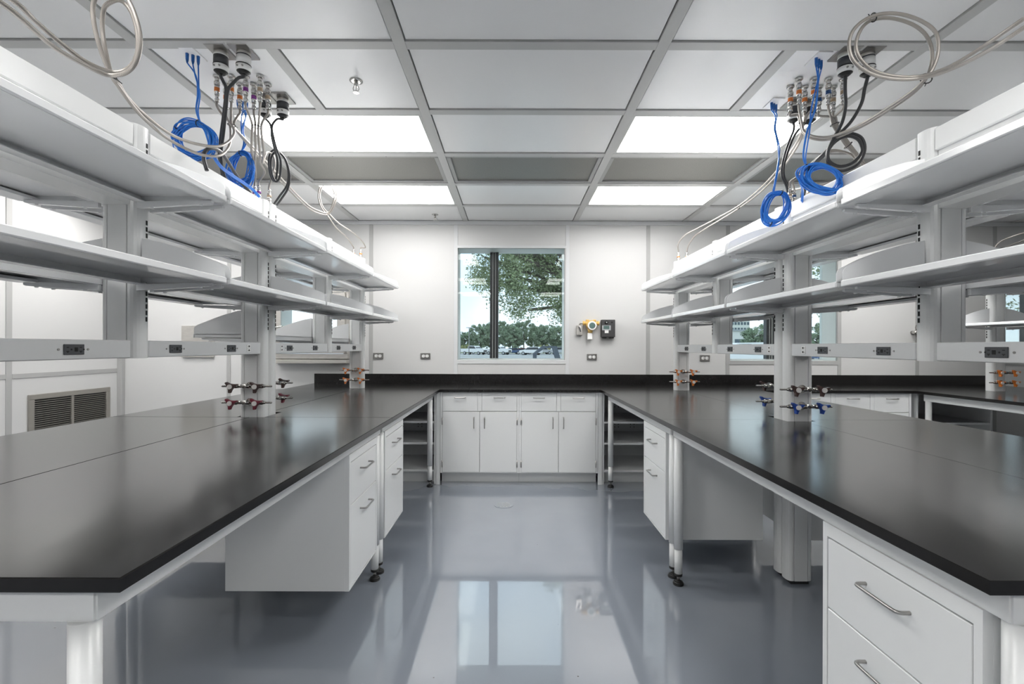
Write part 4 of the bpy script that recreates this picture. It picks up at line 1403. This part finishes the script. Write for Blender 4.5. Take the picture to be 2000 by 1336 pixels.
hose(drop(cb[(0, 1)]) + [A(1557, 224, 2.46), A(1562, 242, 2.42), A(1568, 258, 2.40), A(1590, 270, 2.34), A(1625, 269, 2.27), A(1682, 245, 2.12), A(1738, 211, 1.95), A(1784, 178, 1.82), A(1808, 150, 1.74),
      A(1818, 120, 1.73), A(1817, 90, 1.72), A(1803, 62, 1.71), A(1775, 43, 1.70), A(1735, 33, 1.69), A(1700, 38, 1.69), A(1680, 55, 1.69), A(1670, 85, 1.69), A(1678, 112, 1.69), A(1705, 136, 1.69), A(1748, 147, 1.68), A(1800, 146, 1.65), A(1860, 124, 1.55), A(1930, 80, 1.42), A(2000, 32, 1.28), A(2200, -100, 1.08), A(2460, -240, 0.95), A(2640, -330, 0.91), A(2700, -250, 0.90)],
     'upper braided hose of the large loop at top right', HR)
f1 = Vector((RC - 0.03, 4.42, 2.150)); f2 = Vector((RC + 0.05, 4.42, 2.150))
hose(drop(cb[(1, 0)]) + [A(1576, 222, 2.42), A(1568, 243, 2.44), A(1560, 268, 2.55), A(1540, 300, 2.75), A(1512, 337, 3.05), A(1478, 372, 3.40), A(1440, 402, 3.75), A(1400, 425, 4.0), A(1362, 445, 4.2), A(1338, 458, 4.33), A(1324, 475, 4.40), f1 + Vector((0, 0, 0.10)), f1 + Vector((0, 0, 0.083))],
     'left-hand thin hose falling to the right rack end post', HR)
hose(drop(cb[(1, 1)]) + [A(1572, 226, 2.46), A(1566, 246, 2.47), A(1563, 270, 2.58), A(1545, 302, 2.78), A(1517, 340, 3.08), A(1482, 376, 3.43), A(1442, 406, 3.78), A(1405, 429, 4.02), A(1375, 447, 4.2), A(1356, 461, 4.33), A(1344, 478, 4.40), f2 + Vector((0, 0, 0.10)), f2 + Vector((0, 0, 0.083))],
     'right-hand thin hose falling to the right rack end post', HR)
coupling(f1.x, f1.y, 2.150, -1, 'orange', 'orange-banded coupling on the right end post, left of two', GP)
coupling(f2.x, f2.y, 2.150, -1, 'orange', 'orange-banded coupling on the right end post, right of two', GP)
dst = [(-0.045, 2.62, 'tan'), (-0.010, 2.64, 'band_blue'), (0.02, 2.70, 'band_blue'), (0.05, 2.60, 'tan')]
for i, ((dx, yy, c), (k, r_)) in enumerate(zip(dst, ((2, 0), (2, 1), (3, 0), (3, 1)))):
    e = Vector((RC + dx, yy, 2.150))
    coupling(e.x, e.y, 2.150, -1, c, '%s-banded coupling on top of the right double post, %s' % (cn[c], nmD[i]), GP)
    j = i * 3
    mid = [A(1622 + j, 228, 2.46), A(1626 + j, 244, 2.47), A(1640 + j, 266, 2.47), A(1652 + j, 283, 2.46)]
    if i < 2:
        mid += [A(1668 + 4 * i, 300, 2.46), A(1672, 310, 2.47), A(1655, 297, 2.49), A(1620, 292 + 3 * i, 2.52), A(1590, 312 + 3 * i, 2.56), A(1565, 338 + 2 * i, 2.60), A(1544 + 4 * i, 352, 2.61)]
    else:
        mid += [A(1680 + 5 * (i - 2), 315, 2.45), A(1690, 330, 2.46), A(1660, 345, 2.50), A(1600, 360, 2.56)]
    hose(drop(cb[(k, r_)]) + mid + [e + Vector((0, 0, 0.10)), e + Vector((0, 0, 0.082))], 'braided hose to the right double post from a %s coupling, %s row' % (cn[cols[k]], 'nearer' if r_ == 0 else 'farther'), HR)
tie(A(1564, 241, 2.43), 0.019, (0.1, 0, 1), 'cable tie round the orange-banded hoses at right')
tie(A(1629, 241, 2.46), 0.021, (-0.3, 0, 1), 'cable tie round the blue and tan banded hoses at right')
tie(A(1655, 282, 2.46), 0.022, (1, 0, -1), 'lower cable tie on the diagonal hose bundle at right')
tie(A(1807, 151, 1.735), 0.020, (1, 0, 1), 'cable tie closing the large hose loop at top right')
tie(A(1704, 32, 1.675), 0.014, (1, 0, 0.4), 'cable tie at the top of the large hose loop at right')
tie(A(1441, 404, 3.765), 0.014, (1, 0, 0.7), 'cable tie on the thin hose pair falling to the right rack end')

for x, y, lab in ((1.575, 2.187, 'steel power receptacle with half-black plug in the right panel'), (1.680, 2.187, 'steel power receptacle with mostly white plug in the right panel'), (1.603, 2.637, 'farther left steel power receptacle in the right panel'), (1.700, 2.640, 'farther right steel power receptacle in the right panel')):
    receptacle(x, y, lab)
power_cable(1.575, 2.187, [A(1649, 175, 2.19), A(1650, 205, 2.20), A(1643, 238, 2.22), A(1625, 272, 2.26), A(1614, 300, 2.28), A(1620, 325, 2.28), A(1645, 332, 2.28), A(1675, 318, 2.28), A(1688, 290, 2.28), A(1680, 266, 2.28), A(1655, 259, 2.28), A(1632, 272, 2.29), A(1610, 300, 2.34), A(1592, 318, 2.42), A(1580, 335, 2.48), A(1570, 372, 2.55), A(1568, 395, 2.57)], 'black power cable making the outer ring of the loop at right')
power_cable(1.680, 2.187, [A(1687, 172, 2.19), A(1681, 200, 2.20), A(1662, 234, 2.22), A(1637, 262, 2.25), A(1618, 290, 2.27), A(1618, 312, 2.27), A(1638, 323, 2.27), A(1664, 316, 2.27), A(1682, 294, 2.27), A(1676, 272, 2.27), A(1656, 264, 2.27), A(1634, 272, 2.28), A(1608, 298, 2.33), A(1588, 318, 2.41), A(1575, 340, 2.47), A(1566, 375, 2.54), A(1564, 395, 2.56)], 'black power cable making the inner ring of the loop at right', white=True)
power_cable(1.603, 2.637, [A(1549, 236, 2.64), A(1549, 252, 2.64), A(1541, 272, 2.63), A(1532, 298, 2.62), A(1526, 325, 2.61), A(1527, 345, 2.61), A(1535, 362, 2.62), A(1540, 385, 2.64), A(1542, 402, 2.65)], 'left power cable of the farther plug pair at right', r=0.0062)
power_cable(1.700, 2.640, [A(1572, 240, 2.64), A(1555, 256, 2.64), A(1545, 275, 2.63), A(1536, 300, 2.63), A(1530, 325, 2.63), A(1531, 345, 2.63), A(1540, 362, 2.64), A(1545, 385, 2.66), A(1546, 402, 2.67)], 'right power cable of the farther plug pair at right', r=0.0062)

data_bundle(1.477, 2.23, [A(1597, 160, 2.22), A(1588, 210, 2.20), A(1576, 255, 2.19), A(1571, 300, 2.18), A(1573, 322, 2.18)], A(1605, 348, 2.18), 42 * 2.18 / F, 25 * 2.18 / F, -0.35, 22, [A(1568, 335, 2.18), A(1563, 355, 2.22), A(1568, 372, 2.4), A(1566, 400, 2.5)], 'large blue data cable coil lying on top of the right rack', seed=11, ties_at=(0.43,))
data_bundle(1.491, 2.637, [A(1515, 225, 2.60), A(1512, 250, 2.56), A(1519, 285, 2.52), A(1521, 320, 2.47), A(1510, 372, 2.42)], A(1513, 405, 2.42), 25 * 2.42 / F, 33 * 2.42 / F, -0.45, 20, None, 'smaller hanging blue data cable coil beside the right double post', seed=13, ties_at=(0.27, 0.78))

# far right rack: two hoses arching to its post
for i, (du, dv) in enumerate(((0, 0), (22, 6))):
    e = Vector((TC - 0.03 + 0.05 * i, 4.42, 2.150))
    hose([A(2420, 330, 3.0), A(2250, 360, 3.3), A(2120, 405, 3.7), A(2040, 440, 4.1), A(1985 + du, 456 + dv, 4.35), A(1952 + du, 470 + dv, 4.42), e + Vector((0, 0, 0.10)), e + Vector((0, 0, 0.083))], 'thin braided hose arching to the far right rack post, %s' % ('outer' if i == 0 else 'inner'), 'braided hoses at the far right')
    coupling(e.x, e.y, 2.150, -1, 'orange', 'orange-banded coupling on the far right rack post, %s' % ('left' if i == 0 else 'right'), GP)

# ================================================================== OUTSIDE
GZ = -0.45
MB().box(-160, 220, WALLY + 0.45, 62, GZ - 0.1, GZ).thing('driveway', 'concrete', (0, 30, GZ), 'pale concrete apron outside the windows', 'pavement', kind='structure')
MB().box(-160, 220, 62.2, 112, GZ - 0.1, GZ).thing('parking_lot', 'asphalt', (0, 85, GZ), 'grey asphalt parking lot beyond the windows', 'pavement', kind='structure')
MB().box(-160, 220, 112.2, 260, GZ - 0.1, GZ + 0.05).thing('lawn', 'grass', (0, 150, GZ), 'green lawn beyond the parking lot', 'lawn', kind='structure')
for y, lab in ((62.1, 'near concrete kerb of the parking lot'), (82.0, 'middle concrete kerb of the parking lot'), (112.1, 'far concrete kerb of the parking lot')):
    MB().box(-160, 220, y - 0.15, y + 0.15, GZ, GZ + 0.16, 0.03).thing('kerb', 'concrete', (0, y, GZ), lab, 'kerb')


def car(kind, x, y, rz, colour, label):
    t = empty('pickup_truck' if kind == 'pickup' else 'car', (x, y, GZ), label, 'car', 'parked cars', rz=rz)
    if kind == 'pickup':
        L, H, W2 = 5.9, 1.95, 1.0
        prof = [(-2.95, 0.55), (2.9, 0.55), (2.95, 0.8), (2.9, 1.22), (1.35, 1.32), (0.75, 1.9), (-0.85, 1.95), (-1.05, 1.32), (-2.9, 1.30)]
        win = [(1.20, 1.33), (0.72, 1.82), (-0.78, 1.86), (-0.90, 1.33)]
        wx = (1.85, -1.85)
    elif kind == 'suv':
        L, H, W2 = 4.8, 1.75, 0.93
        prof = [(-2.35, 0.45), (2.35, 0.45), (2.4, 0.75), (2.3, 1.0), (1.2, 1.12), (0.5, 1.68), (-1.9, 1.75), (-2.35, 1.15)]
        win = [(1.05, 1.13), (0.46, 1.60), (-1.8, 1.66), (-2.1, 1.15)]
        wx = (1.45, -1.45)
    elif kind == 'van':
        prof = [(-2.8, 0.45), (2.8, 0.45), (2.85, 0.95), (2.2, 1.25), (1.6, 2.1), (-2.75, 2.2)]
        win = [(2.0, 1.30), (1.52, 2.0), (0.6, 2.02), (0.6, 1.30)]
        W2 = 1.0
        wx = (1.9, -1.8)
    else:
        prof = [(-2.3, 0.40), (2.3, 0.40), (2.35, 0.70), (1.3, 0.95), (0.5, 1.42), (-1.1, 1.45), (-1.8, 1.0), (-2.3, 0.95)]
        win = [(1.1, 0.96), (0.46, 1.36), (-1.05, 1.39), (-1.6, 1.0)]
        W2 = 0.9
        wx = (1.4, -1.4)
    b = MB()
    b.prism(prof, 'y', -W2, W2)
    bmesh.ops.bevel(b.bm, geom=list(b.bm.edges), offset=0.06, segments=2, affect='EDGES')
    b.build('body', colour, t, local=True)
    for s in (-1, 1):
        MB().prism(win, 'y', s * (W2 - 0.02), s * (W2 + 0.004)).build('side_window', 'car_glass', t, local=True)
    # windscreen follows the slope of the profile
    (xa, za), (xb, zb) = win[0], win[1]
    ws = MB()
    ws.prism([(xa + 0.16, za + 0.02), (xb + 0.10, zb), (xb + 0.05, zb - 0.02), (xa + 0.10, za)], 'y', -W2 + 0.12, W2 - 0.12)
    ws.build('windscreen', 'car_glass', t, local=True)
    xn = prof[2][0]
    MB().box(xn - 0.06, xn + 0.015, -W2 * 0.62, W2 * 0.62, 0.66, 0.98 if kind == 'pickup' else 0.82, 0.02).build('radiator_grille', 'tyre', t, local=True)
    for x_ in wx:
        for s in (-1, 1):
            wl_ = MB()
            wl_.cyl((x_, s * (W2 - 0.22), 0.37), (x_, s * (W2 + 0.015), 0.37), 0.37, n=20, mi=0)
            wl_.cyl((x_, s * (W2 + 0.0), 0.37), (x_, s * (W2 + 0.03), 0.37), 0.22, n=16, mi=1)
            wl_.build('wheel', ['tyre', 'car_silver'], t, local=True)


def px(u, Y): return (u - 1001) / F * Y


car('pickup', px(926, 100), 100, -0.55, 'car_white', 'white pickup truck parked left of the window mullion')
car('pickup', px(973, 101), 101, -0.5, 'car_white', 'white pickup truck partly behind the window mullion')
car('sedan', px(999, 106), 106, PI + 0.2, 'car_blue', 'blue sedan parked right of the window mullion')
car('suv', px(1037, 98), 98, PI - 0.35, 'car_white', 'white suv parked in the middle of the window view')
car('sedan', px(1022, 108.5), 108.5, 0.1, 'car_red', 'red car half hidden behind the white suv')
car('suv', px(1059, 107), 107, 0.3, 'car_silver', 'silver car right of the white suv')
car('sedan', px(936, 109), 109, 0.1, 'car_dark', 'dark car far behind the white pickup')
car('suv', px(1097, 102), 102, 0.3, 'car_silver', 'silver car at the right edge of the middle window')
car('van', px(1470, 34), 34, PI, 'car_white', 'white van close outside the window behind the right rack')
car('sedan', px(1612, 60), 60, 0.2, 'car_blue', 'dark blue car seen low in the right window')

# gooseneck trailer close to the middle window
gt = empty('gooseneck_trailer', (3.0, 34, GZ), 'dark grey gooseneck trailer arm at the window corner', 'trailer')
m = MB()
for y in (33.3, 34.5):
    m.prism([(1.55, 0.85), (1.70, 0.78), (2.35, 1.22), (2.95, 1.24), (3.35, -0.15), (3.75, -0.15), (3.45, 0.55), (3.20, 1.38), (2.2, 1.38)], 'y', y, y + 0.16)
m.build('neck_beams', 'trailer_grey', gt)
MB().box(1.50, 1.78, 33.8, 34.1, -0.05, 0.85, 0.02).build('hitch_post', 'trailer_grey', gt)
MB().box(3.3, 12.0, 33.0, 35.0, -0.05, 0.15, 0.02).build('deck', 'trailer_grey', gt)
for x in (8.5, 9.6):
    for y in (32.85, 35.0):
        MB().cyl((x, y, GZ + 0.38), (x, y + 0.2, GZ + 0.38), 0.38, n=20).build('wheel', 'tyre', gt)
m = MB()
for x in (3.55, 3.85):
    m.cyl((x, 33.1, 0.1), (x, 33.1, GZ + 0.02), 0.05, n=10)
m.build('support_legs', 'trailer_grey', gt)

# lamp posts
for u, Y, h, lab in ((916, 95, 5.6, 'grey lamp post near the pale building'), (899, 105, 5.0, 'thin lamp post at the left edge of the middle window'), (1580, 90, 7.6, 'lamp post seen through the right window')):
    x = px(u, Y)
    t = empty('lamp_post', (x, Y, GZ), lab, 'lamp post', 'parking lot lamp posts')
    MB().cyl((x, Y, GZ), (x, Y, GZ + h), 0.09, 0.06, n=12).build('pole', 'pole_grey', t)
    MB().box(x - 0.6, x + 0.6, Y - 0.15, Y + 0.15, GZ + h, GZ + h + 0.12, 0.03).build('lamp_head', 'pole_grey', t)

# buildings
def building(x0, x1, y, d, h, mat_, label, rows, colsn, wz0, wdz, ww, name='building'):
    t = empty(name, ((x0 + x1) / 2, y, GZ), label, 'building')
    MB().box(x0, x1, y, y + d, GZ, GZ + h).build('walls', mat_, t)
    MB().box(x0 - 0.3, x1 + 0.3, y - 0.3, y + d + 0.3, GZ + h, GZ + h + 0.4).build('roof', 'building_white' if mat_ != 'building_white' else 'building_grey', t)
    st_ = (x1 - x0) / colsn
    base = None
    for r in range(rows):
        for c in range(colsn):
            xx = x0 + (c + 0.5) * st_
            z = GZ + wz0 + r * wdz
            if base is None:
                base = MB().box(xx - ww * st_ / 2, xx + ww * st_ / 2, y - 0.06, y + 0.05, z, z + wdz * 0.5).build('window', 'building_glass', t)
                bx, bz = xx, z
            else:
                copy_obj(base, (xx - bx, 0, z - bz), t)


building(px(914.6, 150), px(929, 150), 150, 12, 5.2, 'building_grey', 'small grey flat-roofed building beyond the parking lot', 1, 2, 0.6, 4.4, 0.9)
building(px(1340, 120), px(1489, 120), 120, 20, 6.0, 'building_white', 'long white warehouse behind the right bench window', 1, 5, 2.6, 2.6, 0.62)
building(px(1330, 260), px(1464, 260), 260, 20, 17.5, 'building_white', 'tall office block with window bands above the white warehouse', 5, 22, 1.6, 3.2, 0.72)


# trees -----------------------------------------------------------------
def foliage(clumps, leaf, per, seed, flat=0.6):
    """leaf quads gathered in clumps: clumps = [(centre, radius)]"""
    rnd = random.Random(seed)
    vs, fs = [], []
    for (c, R) in clumps:
        for _ in range(per):
            while True:
                d = Vector((rnd.uniform(-1, 1), rnd.uniform(-1, 1), rnd.uniform(-1, 1)))
                if 0.05 < d.length < 1:
                    break
            d = d * (0.55 + 0.45 * rnd.random())
            p = Vector(c) + Vector((d.x * R, d.y * R, d.z * R * flat))
            a = Vector((rnd.gauss(0, 1), rnd.gauss(0, 1), rnd.gauss(0, 0.6))).normalized()
            b = a.cross(Vector((rnd.gauss(0, 1), rnd.gauss(0, 1), rnd.gauss(0, 1)))).normalized()
            l = leaf * rnd.uniform(0.6, 1.3)
            i = len(vs)
            vs += [p - a * l, p + b * l * 0.42, p + a * l, p - b * l * 0.42]
            fs.append((i, i + 1, i + 2, i + 3))
    return vs, fs


def tree(x, y, h, crown, label, leafm, seed, per=26, leaf=0.14, trunk_r=0.2, nclump=60, lean=0.0, zc=None, flat=0.9, group='trees outside', cr_=(0.13, 0.24)):
    """crown = (rx, ry, rz) with centre height zc"""
    rnd = random.Random(seed)
    t = empty('tree', (x, y, GZ), label, 'tree', group)
    zc = zc if zc is not None else GZ + h - crown[2]
    cc = Vector((x + lean, y, zc))
    clumps = []
    for _ in range(nclump):
        d = Vector((rnd.gauss(0, 1), rnd.gauss(0, 1), rnd.gauss(0, 1))).normalized() * (rnd.uniform(0.35, 1.0) ** 0.6)
        clumps.append((cc + Vector((d.x * crown[0], d.y * crown[1], d.z * crown[2])), rnd.uniform(*cr_) * max(crown)))
    m = MB()
    m.tube([(x, y, GZ - 0.05), (x + lean * 0.2, y, GZ + (zc - GZ) * 0.4), (x + lean * 0.6, y, GZ + (zc - GZ) * 0.8), cc], trunk_r, n=10, res=4)
    for c, R in clumps[::4]:
        s0 = Vector((x + lean * 0.45, y, GZ + (zc - GZ) * 0.62))
        m.tube([s0, s0.lerp(c, 0.5) + Vector((0, 0, 0.1)), c], trunk_r * 0.22, n=6, res=3)
    m.build('trunk', 'bark', t)
    vs, fs = foliage(clumps, leaf, per, seed + 1, flat)
    me = bpy.data.meshes.new('foliage')
    me.from_pydata([tuple(v - Vector((x, y, GZ))) for v in vs], [], fs)
    me.materials.append(M[leafm])
    o = bpy.data.objects.new('foliage', me)
    o['kind'] = 'stuff'
    link(o, t)
    return t


tree(5.0, 18.5, 9.5, (4.6, 3.2, 2.9), 'large spreading oak close outside the middle window', 'leaf', 21, per=260, leaf=0.06, trunk_r=0.28, nclump=300, lean=-2.3, zc=5.0, flat=0.85, cr_=(0.09, 0.19))
tree(19.0, 22.0, 9, (4.2, 3.5, 3.6), 'dense dark tree outside the far right window', 'leaf', 31, per=200, leaf=0.08, nclump=100, zc=4.0)
tree(px(1480, 72), 72, 5.2, (2.7, 2.4, 2.2), 'dark round tree in front of the white warehouse', 'leaf_far', 41, per=150, leaf=0.13, nclump=110)
tree(px(1503, 80), 80, 6.0, (1.4, 1.5, 2.6), 'yellowish slim tree beside the right window mullion', 'leaf_yellow', 42, per=150, leaf=0.14, nclump=36)
tree(px(1525, 66), 66, 6.0, (1.7, 1.7, 2.6), 'yellow-green tree right of the window mullion behind the right rack', 'leaf_yellow', 43, per=150, leaf=0.14, nclump=40)
tree(px(1607, 70), 70, 5.6, (2.4, 2.4, 2.4), 'round green tree at the right of the right window', 'leaf_far', 44, per=150, leaf=0.13, nclump=110)
FT = [(886, 117, 5.5, 2.6, 'leaf_far'), (906, 128, 6.0, 2.8, 'leaf_far'), (938, 117, 7.6, 3.2, 'leaf_far'), (962, 128, 8.5, 3.6, 'leaf_far'), (986, 138, 9.4, 3.6, 'leaf_far'), (1001, 117, 7.0, 3.0, 'leaf_far'), (1023, 128, 9.4, 3.8, 'leaf_far'), (1048, 138, 8.0, 3.8, 'leaf_far'), (1066, 117, 7.6, 3.4, 'leaf_far'), (1092, 128, 7.6, 3.6, 'leaf_far'), (1116, 117, 7.4, 3.4, 'leaf_far')]
FN = ['first', 'second', 'third', 'fourth', 'fifth', 'sixth', 'seventh', 'eighth', 'ninth', 'tenth', 'eleventh']
for i, (u, Y, h, r, lm) in enumerate(FT):
    tree(px(u, Y), Y, h, (r, r, h * 0.42), 'distant green tree behind the parked cars, %s from the left' % FN[i], lm, 60 + i, per=120, leaf=0.17, nclump=120, cr_=(0.12, 0.22), trunk_r=0.16, group='distant trees behind the parking lot')
for i, u in enumerate((908, 934, 1010, 1062, 1092)):
    tree(px(u, 113), 113.5, 2.2, (2.2, 1.2, 0.9), 'low shrub at the edge of the lawn, %s from the left' % FN[i], 'leaf_yellow' if i in (0, 3) else 'leaf_far', 90 + i, per=100, leaf=0.13, nclump=24, trunk_r=0.08, group='low shrubs on the lawn')
